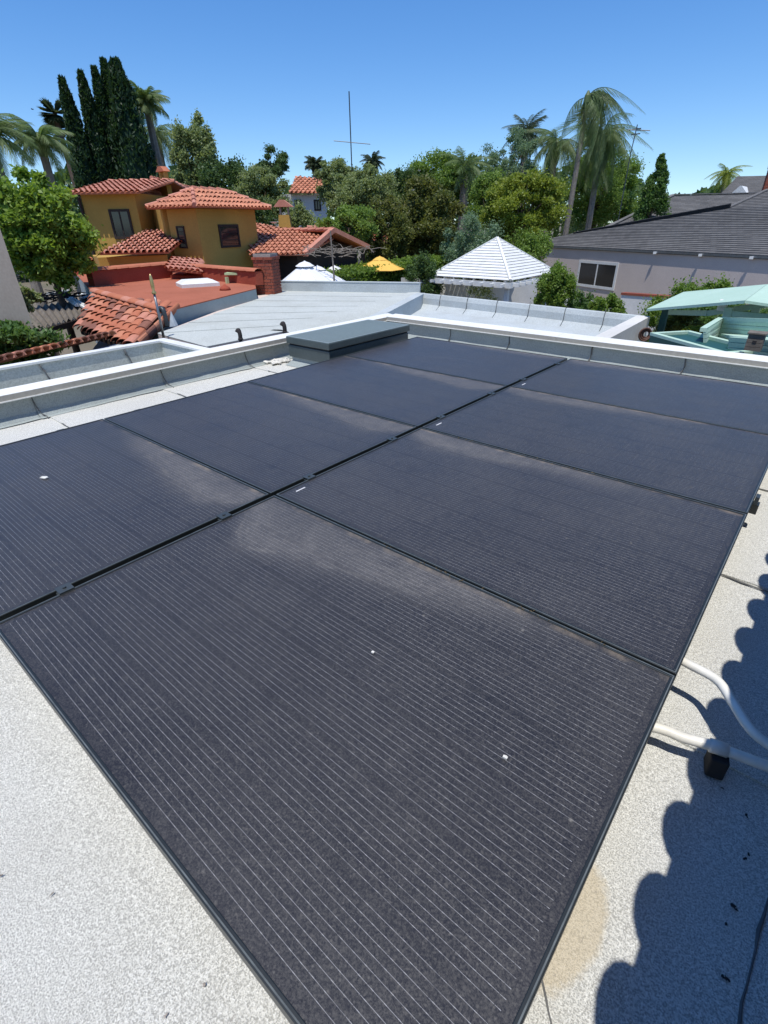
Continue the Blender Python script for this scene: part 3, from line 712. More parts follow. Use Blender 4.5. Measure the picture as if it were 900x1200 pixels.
# ------------------------------------------------------------------ brick chimney
def brick_stack(P, wx, wy, h, ang, label, name='brick_chimney', bh=.075, bl=.22, cap=True, mat='brick'):
    t = empty(name, P, label, 'chimney'); u = Vector((math.cos(ang), math.sin(ang), 0)); v = Vector((-u.y, u.x, 0)); o = P - u*wx/2 - v*wy/2
    b = MB(); b.obox(o + u*.01 + v*.01, u*(wx-.02), v*(wy-.02), (0,0,h)); b.build('core', 'mortar', t)
    b = MB(); z = .004; r = 0
    while z + bh < h:
        ex = .025 if (cap and z > h - 2.6*bh) else 0
        for (oo, d, n_, LL) in ((o, u, -v, wx), (o+u*wx, v, u, wy), (o+u*wx+v*wy, -u, v, wx), (o+v*wy, -v, -u, wy)):
            x = -ex if r % 2 == 0 else -bl/2 - ex
            while x < LL + ex - .01:
                x0 = max(x, -ex); x1 = min(x+bl-.012, LL+ex)
                if x1 - x0 > .03: b.obox(oo + d*x0 - n_*.02 + n_*random.uniform(0,.004) + Vector((0,0,z)), d*(x1-x0), n_*(.03+ex), (0,0,bh-.012))
                x += bl
        z += bh; r += 1
    tag(b.build('bricks', mat, t), kind='stuff')
    b = MB(); b.obox(o + u*.06 + v*.06 + Vector((0,0,h)), u*(wx-.12), v*(wy-.12), (0,0,.012)); b.build('flue', 'tar', t); return t
cb = at(316, 344, ZG); s = mpp(cb)
brick_stack(cb, 25*s*.86, 25*s*.86, 42*s, R(28), 'red brick chimney standing at the back edge of the grey flat roof')

# ------------------------------------------------------------------ red roof
ZR = -.20
t = empty('red_flat_roof', (-12, 8, G), 'low building with brick-red flat roof and red parapets, tile coping', 'flat roof')
rp = [at(188,366,ZR), at(300,338,ZR), at(296,322,ZR), at(210,310,ZR), at(90,322,ZR), at(108,342,ZR)]
b = MB(); b.prism(rp, (0,0,-.02)); b.build('roof_surface', 'red_membrane', t)
b = MB(); b.prism([p-Vector((0,0,.0205)) for p in rp], (0,0,G-ZR+.02)); b.build('wall', 'wall_membrane', t)
def pwall(a, c, h, wd, mat, par, coping_mat='terracotta', tiles=True):
    a, c = Vector(a), Vector(c); d = (c-a).normalized(); n_ = Vector((-d.y, d.x, 0)); 
    b = MB(); b.obox(a - n_*wd/2, c-a, n_*wd, (0,0,h)); b.build('parapet', mat, par)
    if tiles:
        L = (c-a).length; n = max(2, int(L/.34)); me = tile_mesh('coping_tile', coping_mat, r=wd*.72, L=L/n*1.06, taper=.9, seg=5, h=.45)
        for i in range(n):
            o = a + d*(L*i/n) + Vector((0,0,h+.004)); place(me, 'coping_tile', frame_mat(o, n_*-1, d + Vector((0,0,.02))), par)
zr = ZR
pwall(at(222,325,zr), at(305,334,zr), .32, .22, 'red_wall', t)
pwall(at(108,335,zr), at(200,325,zr), .36, .25, 'red_wall', t)
pwall(at(92,322,zr), at(152,312,zr), .40, .25, 'red_wall', t)
pwall(at(150,312,zr), at(205,318,zr), .2, .22, 'red_wall', t, tiles=False)
# domed skylight on it
P = at(232, 335, ZR); s = mpp(P)
t = empty('skylight_dome', P, 'flat white skylight dome on the brick-red roof', 'skylight')
d = (at(255,333,ZR)-at(208,336,ZR)); u = d.normalized(); v = Vector((-u.y,u.x,0))
b = MB(); W2, D2 = d.length*.46, d.length*.36
b.obox(P-u*W2-v*D2, u*2*W2, v*2*D2, (0,0,.08)); b.build('curb', 'white_paint', t)
vs = [P-u*W2-v*D2, P+u*W2-v*D2, P+u*W2+v*D2, P-u*W2+v*D2]; vs = [x+Vector((0,0,.0805)) for x in vs]; tp = [P+(x-P)*.7 + Vector((0,0,.1)) for x in vs]
b = MB(); b.add(vs+tp, [(0,1,5,4),(1,2,6,5),(2,3,7,6),(3,0,4,7),(4,5,6,7)]); b.build('dome', 'white_paint', t)
P = at(264,340,ZR); b = MB(); b.lathe([(.14,0),(.12,.06),(.05,.10),(.02,.13)], P, 10); tag(b.build('roof_vent', 'red_wall', smooth=True), 'small dark red vent cone on the brick-red roof', 'vent')
P = at(272,322,ZR+.1); 

# ------------------------------------------------------------------ near tile slope with individual tiles
t = empty('tile_roof_slope', at(140,400,-1.3), 'short slope of orange barrel tiles behind the lower flat roof', 'tile roof')
A = at(93,385,-.56); B = at(150,405,-.60)
ridge = at(186,365,-.24) ; rl = at(112,344,-.24)
u = (B-A); Lw = u.length
nrm = (B-A).cross(rl-A).normalized(); nrm = nrm if nrm.z > 0 else -nrm
upd = nrm.cross(u.normalized()); upd = upd if upd.z > 0 else -upd
rows = 5; expo = (rl-A).length/rows
b = MB(); b.prism([A-nrm*.03, B-nrm*.03, ridge-nrm*.03, rl-nrm*.03], (0,0,-.08)); b.build('roof_deck', 'dark_wood', t)
b = MB(); b.prism([Vector((p.x,p.y,-1.1)) for p in (A.lerp(rl,.15), B.lerp(ridge,.15), ridge, rl)], (0,0,G+1.1)); b.build('wall', 'beige_stucco', t)
ncol = 10
WT = None
for i in range(ncol+1):
    lo, hi = A.lerp(B, i/ncol), rl.lerp(ridge, i/ncol); dd = hi-lo; L = dd.length
    pitch_here = (A-B).length/ncol
    if WT is None: WT = [tile_mesh('barrel_tile', m, r=pitch_here*.50, L=L/rows*1.1, t=.014, taper=.85, seg=8, h=.6) for m in ('terracotta','terracotta_light','terracotta','terracotta_pale','terracotta_brown','terracotta')]
    for j in range(rows):
        o = lo + dd*(j/rows) + nrm*(.02) + u.normalized()*random.uniform(-.012,.012)
        xd = u.normalized(); xd = xd if xd.cross(dd).z > 0 else -xd
        place(random.choice(WT), 'roof_tile', frame_mat(o, xd, dd.normalized() - nrm*.05), t)
for i in range(9):  # ridge tiles
    o = rl.lerp(ridge, i/9) + nrm*.10; me = random.choice(WT); place(me, 'ridge_tile', frame_mat(o-nrm*.04, (ridge-rl).cross(Vector((0,0,1))), (ridge-rl)), t)
for i in range(4):  # stray tiles closing the right end
    lo, hi = B + Vector((.12,.1,.0)), ridge + Vector((.25,.05,-.05)); o = lo.lerp(hi, i/4); place(random.choice(WT), 'roof_tile', frame_mat(o, u.cross(Vector((0,0,1))).cross(hi-lo), hi-lo), t)
# tile row on the wall at lower left
t = empty('tile_topped_wall', at(60,415,-1.2), 'low wall capped with a single row of barrel tiles, above the bush', 'wall')
a, c = at(-60,446,-.40), at(132,399,-.46)
b = MB(); d = (c-a).normalized(); n_ = Vector((-d.y,d.x,0)); b.obox(a - n_*.02 - Vector((0,0,.06)), c-a, -n_*.9, (0,0,-.1)); b.build('roof_deck', 'grey_membrane', t)
b = MB(); b.obox(a - Vector((0,0,.17)), c-a, -n_*.3, (0,0,G+.75)); b.build('wall', 'beige_stucco', t)
n = 19; me2 = [tile_mesh('barrel_tile', m, r=.115, L=.5, t=.02, taper=.85, seg=8, h=.75) for m in ('terracotta','terracotta_light','terracotta_brown','terracotta_pale')]
away = Vector((-.77,.35,0)).normalized(); away = (n_ if n_.dot(away) > 0 else -n_)
for i in range(n):
    o = a.lerp(c, (i+.5)/n) + away*.38 - Vector((0,0,.03)); upw = -away + Vector((0,0,.28)); xd = d if d.cross(upw).z > 0 else -d
    place(random.choice(me2), 'roof_tile', frame_mat(o, xd, upw), t)
gs = [at(20,428,-.60), at(128,400,-.66), at(160,402,-.5), at(30,437,-.5)]

# ------------------------------------------------------------------ weathered corrugated patio roof
t = empty('corrugated_patio_roof', at(70,370,-1.4), 'weathered corrugated patio roof littered with branches and gutters', 'patio roof')
ca, cb_, cc, cdd = at(28,362,-.70), at(48,384,-.76), at(112,366,-.68), at(108,348,-.62)
n = 44; V = []; Fc = []
for i in range(n+1):
    lo, hi = cb_.lerp(cc, i/n), ca.lerp(cdd, i/n); z = .035*math.sin(i*math.pi/2) ; V += [tuple(lo+Vector((0,0,z))), tuple(hi+Vector((0,0,z))), tuple(lo+Vector((0,0,z-.015))), tuple(hi+Vector((0,0,z-.015)))]
for i in range(n): q = i*4; Fc += [(q,q+4,q+5,q+1),(q+2,q+3,q+7,q+6),(q,q+2,q+6,q+4)]
b = MB(); b.add(V, Fc); b.build('corrugated_sheet', 'weathered_wood', t)
b = MB(); b.bar(cb_-Vector((0,0,.1)), cc-Vector((0,0,.1)), .08, .12); b.build('beam', 'dark_wood', t)
for f in (.1, .95):
    p = cb_.lerp(cc, f); b = MB(); b.box((p.x-.06,p.y-.06,G), (p.x+.06,p.y+.06,p.z-.165)); b.build('post', 'weathered_wood', t)
def lump(P, n, spread, rad, mat, name, label, cat, L=.5):
    b = MB()
    for _ in range(n):
        q = P + Vector((random.uniform(-1,1)*spread, random.uniform(-1,1)*spread, random.uniform(0,.25)*spread)); a = random.uniform(0,6.28); l = L*random.uniform(.4,1)
        dd = Vector((math.cos(a), math.sin(a), random.uniform(-.1,.3)))*l; b.tube([q, q+dd*.5+Vector((0,0,.04)), q+dd], [rad, rad*.8, rad*.4], 5)
    return tag(b.build(name, mat), label, cat)
lump(at(72,352,-.60), 60, .55, .018, 'dark_wood', 'branch_pile', 'heap of dark dead branches on the corrugated patio roof', 'branches', .6)
for (q0, q1, lab) in (((70,343),(92,358),'white gutter length lying slantwise on the patio roof'), ((84,350),(104,362),'short pale gutter piece lying lowest on the patio roof'), ((95,346),(115,353),'wide white board beside the tile slope'), ((56,345),(80,341),'pale board end among the dead branches')):
    a, c = at(*q0,-.58), at(*q1,-.60); b = MB(); wd = .14 if q0[0] != 95 else .22; b.bar(a, c, wd, .05); b.bar(a+Vector((0,0,.04)), c+Vector((0,0,.04)), wd*.35, .03); tag(b.build('scrap_gutter', 'white_paint'), lab, 'gutter', 'discarded gutters on the patio roof')

# beige building edge at far left
t = empty('beige_house', pt(5,330,13)+Vector((0,0,G-1)), 'beige stucco house corner at the left edge of the photo', 'house')
a0 = pt(37,378,9.2); b0 = pt(-60,378,10.8); zt = pt(-3,265,9.2).z
b = MB(); a = Vector((a0.x,a0.y,G)); c = Vector((b0.x,b0.y,G)); aw = Vector((ray(30,378)[0], ray(30,378)[1], 0)).normalized(); aw.rotate(Quaternion((0,0,1), .06)); b.obox(a, c-a, aw*5, (0,0,zt-G)); b.build('wall', 'beige_stucco', t)

# vent pole with brass head
P0 = at(192,396,-.45); topz = pt(178,321,math.hypot(P0.x-CAM[0],P0.y-CAM[1])).z; s = mpp(P0)
t = empty('vent_pole', P0, 'slim grey pole with pale brass finial at the tile roof end', 'pole')
b = MB(); b.tube([P0, Vector((P0.x,P0.y,P0.z+(topz-P0.z)*.72))], [1.6*s, 1.4*s], 8); b.build('shaft', 'steel', t, smooth=True)
b = MB(); zz = (topz-P0.z); b.lathe([(2.4*s,.70*zz),(2.6*s,.73*zz),(1.2*s,.75*zz),(1.9*s,.80*zz),(2.0*s,.9*zz),(1.3*s,.97*zz),(.5*s,zz)], P0, 10); b.build('finial', 'brass', t, smooth=True)
P0 = at(196,383,-.45); s = mpp(P0); b = MB(); b.tube(curve([P0, P0+Vector((0,0,14*s)), P0+Vector((-2*s,0,19*s)), P0+Vector((-6*s,-1*s,20*s)), P0+Vector((-9*s,-2*s,15*s))]), 2.6*s, 8)
tag(b.build('vent_pipe', 'dark_metal', smooth=True), 'dark gooseneck vent pipe between tile slope and grey roof', 'pipe')
P0 = at(203,382,-.45); s = mpp(P0); b = MB()
V = [P0 + Vector((math.cos(k*1.05)*6*s*random.uniform(.6,1.2), math.sin(k*1.05)*6*s*random.uniform(.6,1.2), 0)) for k in range(6)] + [P0+Vector((random.uniform(-2,2)*s, 0, 17*s))]
b.add(V, [(k, (k+1) % 6, 6) for k in range(6)]); tag(b.build('plastic_wrap', 'plastic_film'), 'crumpled translucent wrap round the gooseneck pipe', 'plastic wrap')

# ------------------------------------------------------------------ houses
def vwall_prism(pts, z0, z1, mat, par, name='wall'):
    b = MB(); b.prism([Vector((p.x,p.y,z0)) for p in pts], (0,0,z1-z0)); return b.build(name, mat, par)
def window_on(a, c, x0, x1, z0, z1, par, out, frame='dark_wood', nv=1, nh=0, fw=.07):
    """a->c wall line at ground, x0..x1 metres along it, out = outward unit"""
    d = (c-a); d.z = 0; d.normalize(); o = Vector((a.x,a.y,0)) + d*x0; L = x1-x0
    b = MB(); q = o + Vector((0,0,z0))
    b.obox(q - out*.02, d*L, out*.06, (0,0,fw)); b.obox(q - out*.02 + Vector((0,0,z1-z0-fw)), d*L, out*.06, (0,0,fw))
    b.obox(q - out*.02 + Vector((0,0,fw)), d*fw, out*.06, (0,0,z1-z0-2*fw)); b.obox(q - out*.02 + d*(L-fw) + Vector((0,0,fw)), d*fw, out*.06, (0,0,z1-z0-2*fw))
    for k in range(nv): b.obox(q - out*.02 + d*(L*(k+1)/(nv+1)-fw*.3) + Vector((0,0,fw)), d*fw*.6, out*.055, (0,0,z1-z0-2*fw))
    for k in range(nh): b.obox(q - out*.02 + d*fw + Vector((0,0,(z1-z0)*(k+1)/(nh+1)-fw*.2)), d*(L-2*fw), out*.05, (0,0,fw*.4))
    wn = b.build('window', frame, par)
    b = MB(); b.obox(q + out*.008 + d*fw + Vector((0,0,fw)), d*(L-2*fw), out*.012, (0,0,z1-z0-2*fw)); b.build('pane', 'glass_dark', wn)
    return wn
def outward(a, c):
    d = c-a; n_ = Vector((-d.y, d.x, 0)).normalized(); m_ = (a+c)/2; tocam = Vector((CAM[0]-m_.x, CAM[1]-m_.y, 0)); return n_ if n_.dot(tocam) > 0 else -n_
def solve_x(a, c, px, py):
    o = outward(a, c); P = onplane(px, py, Vector((a.x,a.y,0)), o); d = (c-a); d.z = 0; d.normalize(); return (P-Vector((a.x,a.y,0))).dot(d), P.z
def win_px(a, c, px0, py0, px1, py1, par, **k):
    x0, za = solve_x(a, c, px0, (py0+py1)/2); x1, zb = solve_x(a, c, px1, (py0+py1)/2); _, zt = solve_x(a, c, (px0+px1)/2, py0); _, zb = solve_x(a, c, (px0+px1)/2, py1)
    return window_on(a, c, min(x0,x1), max(x0,x1), zb, zt, par, outward(a, c), **k)

YH = empty('ochre_house', pt(230,320,23)+Vector((0,0,-.5)), 'two-storey ochre stucco house with barrel tile roofs and dark windows', 'house')
P2 = pt(229,245,21); P3 = pt(298,244,23.2); P1 = pt(190,246,24.0)
ez = P2.z
u3 = P3-P2; u3.z = 0; v1 = Vector((-u3.y,u3.x,0)).normalized(); v1 = v1 if (v1.dot(P1-P2) > 0) else -v1
def pxx(P): c_ = ROT @ (np.array(P)-CAM); return 450 + F_PX*c_[0]/c_[2]
tt = 1.0
while tt < 7 and pxx(Vector((P2.x,P2.y,2))+v1*tt) > 193: tt += .1
P1 = Vector((P2.x,P2.y,0)) + v1*tt; P4 = P1 + u3
for p in (P1,P2,P3,P4): p.z = 0
vwall_prism([P2, P3, P4, P1], G, ez+.02, 'ochre_stucco', YH)
# its hip roof
def hip(Ps, z, oh, rise, par, ridge_frac=.5, mats=('terracotta_light',)):
    cen = sum(Ps, Vector((0,0,0)))/4; E_ = [];
    u_ = (Ps[1]-Ps[0]); lu = u_.length; u_ = u_/lu; v_ = (Ps[3]-Ps[0]); lv = v_.length; v_ = v_/lv
    E_ = [Ps[0]-u_*oh-v_*oh, Ps[1]+u_*oh-v_*oh, Ps[2]+u_*oh+v_*oh, Ps[3]-u_*oh+v_*oh]; E_ = [Vector((p.x,p.y,z)) for p in E_]
    W_, D_ = lu+2*oh, lv+2*oh
    if W_ > D_: r0 = (E_[0]+E_[3])/2 + u_*D_/2; r1 = (E_[1]+E_[2])/2 - u_*D_/2; 
    else: r0 = (E_[0]+E_[1])/2 + v_*W_/2; r1 = (E_[3]+E_[2])/2 - v_*W_/2
    r0 = r0 + Vector((0,0,rise)); r1 = r1 + Vector((0,0,rise))
    if W_ > D_: pl = [(E_[0],E_[1],r1,r0),(E_[1],E_[2],r1,r1),(E_[2],E_[3],r0,r1),(E_[3],E_[0],r0,r0)]
    else: pl = [(E_[0],E_[1],r0,r0),(E_[1],E_[2],r1,r0),(E_[2],E_[3],r1,r1),(E_[3],E_[0],r0,r1)]
    for q in pl: tile_roof('roof_tiles', *q, par, mats)
    return r0, r1, E_
ztop = pt(238,222,23).z
r0, r1, E_ = hip([P2, P3, P4, P1], ez+.05, .45, .55, YH)
def ridge_tiles(a, c, par, mat='terracotta_pale', r=.085):
    L = (c-a).length; n = max(1, int(L/.4)); b = MB()
    for i in range(n):
        p, q = a.lerp(c, i/n), a.lerp(c, (i+1.1)/n); b.tube([p+Vector((0,0,.05)), q+Vector((0,0,.02))], [r, r*.8], 7)
    tag(b.build('ridge_tiles', mat, par), kind='stuff')
ridge_tiles(r0, r1, YH); [ridge_tiles(e, r0 if (e-r0).length < (e-r1).length else r1, YH) for e in E_]
win_px(P2, P3, 257, 263, 280, 290, YH, nv=0, nh=2)
win_px(P1, P2, 209, 265, 218, 291, YH, nv=0, nh=3, fw=.05)
# left block
D0 = 23.5
Q0 = pt(95,232,D0+.6); Q1 = pt(158,232,D0-.3); Q0.z = Q1.z = 0
o_ = outward(Q0, Q1); Q2 = Q1 - o_*4.5; Q3 = Q0 - o_*4.5
ez2 = pt(125,227,D0).z
vwall_prism([Q0,Q1,Q2,Q3], G, ez2+.02, 'ochre_stucco', YH)
oh = .4; uq = (Q1-Q0).normalized()
A = Vector((*(Q0-uq*oh*.4+o_*oh).xy, ez2)); B = Vector((*(Q1+uq*oh+o_*oh).xy, ez2)); Ct = Vector((*(Q1+uq*.5-o_*2.6).xy, ez2+.50)); Dt = Vector((*(Q0-uq*oh*.4-o_*2.6).xy, ez2+.50))
tile_roof('roof_tiles', A, B, Ct, Dt, YH, ('terracotta_pale',)); tile_roof('roof_tiles', Vector((*(Q1+uq*oh-o_*6).xy, ez2)), Vector((*(Q0-uq*oh-o_*6).xy, ez2)), Dt, Ct, YH, ('terracotta_pale',)); ridge_tiles(Dt, Ct, YH)
win_px(Q0, Q1, 131, 245, 155, 280, YH, nv=1, nh=0, fw=.08)
b = MB(); dp = Q0 + o_*.06 - uq*.05; b.tube([Vector((dp.x,dp.y,G)), Vector((dp.x,dp.y,ez2-.1))], .05, 6); b.build('downpipe', 'dark_wood', YH)
# middle recess with its roof
S0 = Q1 - o_*1.2; S1 = P1 + (P1-P2).normalized()*.2
vwall_prism([S0, S1, S1+(S1-S0).cross(Vector((0,0,1))).normalized()*-3, S0+(S1-S0).cross(Vector((0,0,1))).normalized()*-3] if (S1-S0).cross(Vector((0,0,1))).dot(outward(S0,S1)) > 0 else [S0,S1,S1+(S1-S0).cross(Vector((0,0,1))).normalized()*3, S0+(S1-S0).cross(Vector((0,0,1))).normalized()*3], G, ez2-.25, 'ochre_stucco', YH)
os_ = outward(S0, S1); us = (S1-S0).normalized()
ma, mb, mc, md = pt(158,230,24.4), pt(236,240,35), pt(263,227,36), pt(178,210,27)
ma.z = mb.z = ez2-.1; md.z = pt(178,210,27).z; mc = md + (mb-ma)*.85; tile_roof('roof_tiles', ma, mb, mc, md, YH, ('terracotta_pale',)); ridge_tiles(md, mc, YH)
win_px(S0, S1, 160.5, 245, 165, 256, YH, nv=0, fw=.05)
# lean-to tiles below the left block
la, lb = pt(114,294,D0-3.6), pt(199,301,20.2); lz = (la.z+lb.z)/2; la.z = lz+.03; lb.z = lz
ld = pt(172,271,23.2); ow_ = outward(la, lb); lc = lb - ow_*(-(ld-la).dot(ow_)); lc.z = ld.z; lc = lc + (lb-la).normalized()*1.7
tile_roof('roof_tiles', la, lb, lc, ld, YH, ('terracotta_pale',), pitch=.18)
ow = outward(la, lb); b = MB(); b.prism([Vector((p.x,p.y,lz-.08)) for p in (la-ow*.4, lb-ow*.4, lb-ow*2.6, la-ow*2.6)], (0,0,G-lz+.08)); b.build('wall', 'ochre_stucco', YH)
# lower tile bit left of the right block
sa, sb_, sc_, sd_ = pt(196,316,17.6), pt(236,320,16.9), pt(238,305,18.6), pt(205,305,19.2)
tile_roof('roof_tiles', sa, sb_, sc_, sd_, YH, ('terracotta_pale',), pitch=.18)
b = MB(); zz_ = min(sa.z,sb_.z)-.1; b.prism([Vector((p.x,p.y,zz_)) for p in (sa.lerp(sd_,.2), sb_.lerp(sc_,.2), sc_, sd_)], (0,0,G-zz_)); b.build('wall', 'red_wall', YH)
# belfry chimney
P = pt(193,212,26); s = mpp(P); b = MB()
for dx in (-5,5): b.box((P.x+dx*s-1.6*s, P.y-2*s, P.z-1), (P.x+dx*s+1.6*s, P.y+2*s, P.z+9*s))
b.box((P.x-7*s,P.y-3*s,P.z-1), (P.x+7*s,P.y+3*s,P.z+.5*s)); b.build('chimney_pier', 'ochre_stucco', YH)
c = P+Vector((0,0,9*s)); b = MB(); b.prism([c+Vector((-9*s,-4*s,0)), c+Vector((9*s,-4*s,0)), c+Vector((3*s,-4*s,5*s)), c+Vector((-3*s,-4*s,5*s))], (0,8*s,0)); b.build('chimney_cap', 'terracotta', YH)

# pale green awning patch between chimney and ochre house
P = pt(276,315,15.5); b = MB(); s = mpp(P); u_ = Vector((ROT[0][0],ROT[0][1],0)).normalized(); f_ = Vector((-u_.y,u_.x,0)); b.obox(P-u_*14*s-Vector((0,0,.15)), u_*27*s, f_*1.6, (0,0,.05)); 
b.bar(P-u_*12*s-Vector((0,0,.2)), Vector((P.x-u_.x*12*s,P.y-u_.y*12*s,G)), .07, .07, (1,0,0)); b.bar(P+u_*11*s-Vector((0,0,.2)), Vector((P.x+u_.x*11*s,P.y+u_.y*11*s,G)), .07, .07, (1,0,0)); tag(b.build('garden_canopy', 'pale_green'), 'pale green flat canopy between brick chimney and ochre wall', 'canopy')

# gabled tile garage right of the ochre house
GH = empty('gabled_tile_house', pt(350,300,24)+Vector((0,0,-2)), 'low house with orange tile gable roof right of the ochre house', 'house')
a = pt(292,299,22); b_ = pt(357,297,21.2); c_ = pt(390,270,22.6); d_ = pt(296,268,26)
zz = a.z; b_.z = zz; d_.z = c_.z
tile_roof('roof_tiles', a, b_, c_, d_, GH, ('terracotta_light',), pitch=.20); ridge_tiles(c_, d_, GH)
e_ = pt(431,290,24.0); tile_roof('roof_tiles', e_, e_+ (d_-c_), d_, c_, GH, ('terracotta_pale',), pitch=.20)
for p, q in ((b_, c_), (c_, e_)):
    b = MB(); b.bar(p+Vector((0,0,.02)), q+Vector((0,0,.02)), .22, .16); b.build('rake_board', 'terracotta_pale', GH)
b = MB(); bk = (d_-c_).normalized()
b.prism([b_.lerp(c_,.06)+bk*.5-Vector((0,0,.1)), c_+bk*.5-Vector((0,0,.25)), e_.lerp(c_,.06)+bk*.5-Vector((0,0,.1)), Vector((e_.x,e_.y,G))+bk*.5, Vector((b_.x,b_.y,G))+bk*.5], bk*4); b.build('wall', 'dark_wood', GH)
ridge_tiles(pt(360,268,27), pt(400,266,27), GH)
for (px0,py0,px1,py1,D) in ((364,270,402,262,30),(436,278,452,270,32)):
    p0,p1 = pt(px0,py0,D), pt(px1,py0,D); p2,p3 = pt(px1-4,py1,D+1.5), pt(px0+6,py1,D+1.5)
    if px0 == 436: continue
    tile_roof('roof_tiles', p0, p1, p2, p3, GH, ('terracotta_pale',), pitch=.20)
th_ = empty('hidden_tile_roof', pt(450,275,33), 'fragment of orange tile roof showing between the magnolia trees', 'roof')
p0,p1,p2,p3 = pt(428,284,33), pt(462,284,33), pt(458,268,35), pt(436,268,35); tile_roof('roof_tiles', p0, p1, p2, p3, th_, ('terracotta_light',), pitch=.26)
# tiled chimney of the gabled house
P = pt(334,268,27); s = mpp(P); t = empty('stucco_chimney', P, 'ochre chimney with small tiled cap above the gabled roof', 'chimney')
b = MB(); u_ = Vector((ROT[0][0],ROT[0][1],0)).normalized(); f_ = Vector((-u_.y,u_.x,0)); o = P-u_*9*s-Vector((0,0,1))
b.prism([P-u_*10*s-Vector((0,0,1)), P+u_*10*s-Vector((0,0,1)), P+u_*6*s+Vector((0,0,14*s)), P-u_*6*s+Vector((0,0,14*s))], f_*12*s); b.build('stack', 'ochre_stucco', t)
c = P+Vector((0,0,14*s)); b = MB()
for dx in (-5,4): b.obox(c+u_*dx*s+f_*3*s, u_*1.6*s, f_*6*s, (0,0,8*s))
b.build('pier', 'beige_stucco', t)
c = c+Vector((0,0,8*s)); b = MB(); b.prism([c-u_*11*s, c+u_*11*s, c+u_*1*s+Vector((0,0,7*s)), c-u_*4*s+Vector((0,0,7*s))], f_*12*s); b.build('cap', 'terracotta_pale', t)
# satellite dish
P = pt(321,262,26.5); s = mpp(P); b = MB(); b.lathe([(0.2*s,0),(2.5*s,.4*s),(4.5*s,1.6*s),(4.6*s,1.8*s)], P, 14); tag(b.build('satellite_dish', 'coping', smooth=True), 'small pale satellite dish left of the stucco chimney', 'satellite dish')

# far white house with red tiles
WH = empty('white_house', pt(360,240,42)+Vector((0,0,-4)), 'white two-storey house with orange tile roof among the trees', 'house')
a, b_ = pt(339,226,41), pt(385,226,42); a.z = b_.z = pt(360,226,41).z; c_, d_ = pt(380,211,45), pt(347,207,45); c_.z = d_.z = pt(360,209,45).z
tile_roof('roof_tiles', a, b_, c_, d_, WH, ('terracotta_light',), pitch=.32, r=.11, expo=.45)
ow = outward(a, b_); aa = a-ow*.5; bb = b_-ow*.5; vwall_prism([aa,bb,bb-ow*5,aa-ow*5], G, a.z-.05, 'white_stucco', WH); aa.z=bb.z=0
win_px(aa, bb, 345, 234, 353, 243, WH, nv=1, fw=.1); win_px(aa, bb, 368, 234, 376, 247, WH, nv=1, fw=.1)

# ------------------------------------------------------------------ umbrellas
def umbrella(px, py_top, px0, px1, py_edge, D, mat, label, sides=8, grp='white patio umbrellas'):
    T = pt(px, py_top, D); s = mpp(T); r = (px1-px0)/2*s; zE = pt((px0+px1)/2, py_edge, D).z
    c = Vector((T.x, T.y, 0)); t = empty('patio_umbrella', (c.x, c.y, G), label, 'umbrella', grp); b = MB(); vs = [(c.x,c.y,T.z)]; ph = random.uniform(0,1)
    for k in range(sides):
        a = ph+2*math.pi*k/sides; vs.append((c.x+r*math.cos(a), c.y+r*math.sin(a), zE)); 
    for k in range(sides):
        a = ph+2*math.pi*(k+.5)/sides; vs.append((c.x+r*.965*math.cos(a), c.y+r*.965*math.sin(a), zE-.02))
    fs = []
    for k in range(sides): fs += [(0, 1+k, 1+sides+k), (0, 1+sides+k, 1+(k+1) % sides)]
    b.add(vs, fs); vs2 = [(v[0],v[1],v[2]-.015) for v in vs]; b.add(vs2, [f[::-1] for f in fs]); b.build('canopy', mat, t)
    b = MB()
    for k in range(sides): b.tube([vs[0], vs[1+k]], .012, 4)
    b.build('rib', mat, t)
    b = MB(); b.lathe([(.30,-.10),(.16,-.01),(.03,.03),(.02,.05)], (c.x,c.y,T.z-.015), 10); b.build('vent_cap', mat, t)
    b = MB(); b.tube([(c.x,c.y,G), (c.x,c.y,T.z-.03)], .025, 8); b.build('pole', 'steel', t)
umbrella(357, 307, 318, 392, 334, 17.5, 'umbrella_white', 'large white patio umbrella just right of the brick chimney')
umbrella(372, 312, 340, 404, 330, 20.5, 'umbrella_white', 'white umbrella half hidden behind the largest one')
umbrella(392, 312, 366, 424, 325, 22, 'umbrella_white', 'flatter white umbrella at the right end of the group')
umbrella(445, 301, 412, 473, 315, 23, 'umbrella_yellow', 'yellow umbrella above the long hedge', 6, 'coloured umbrellas')

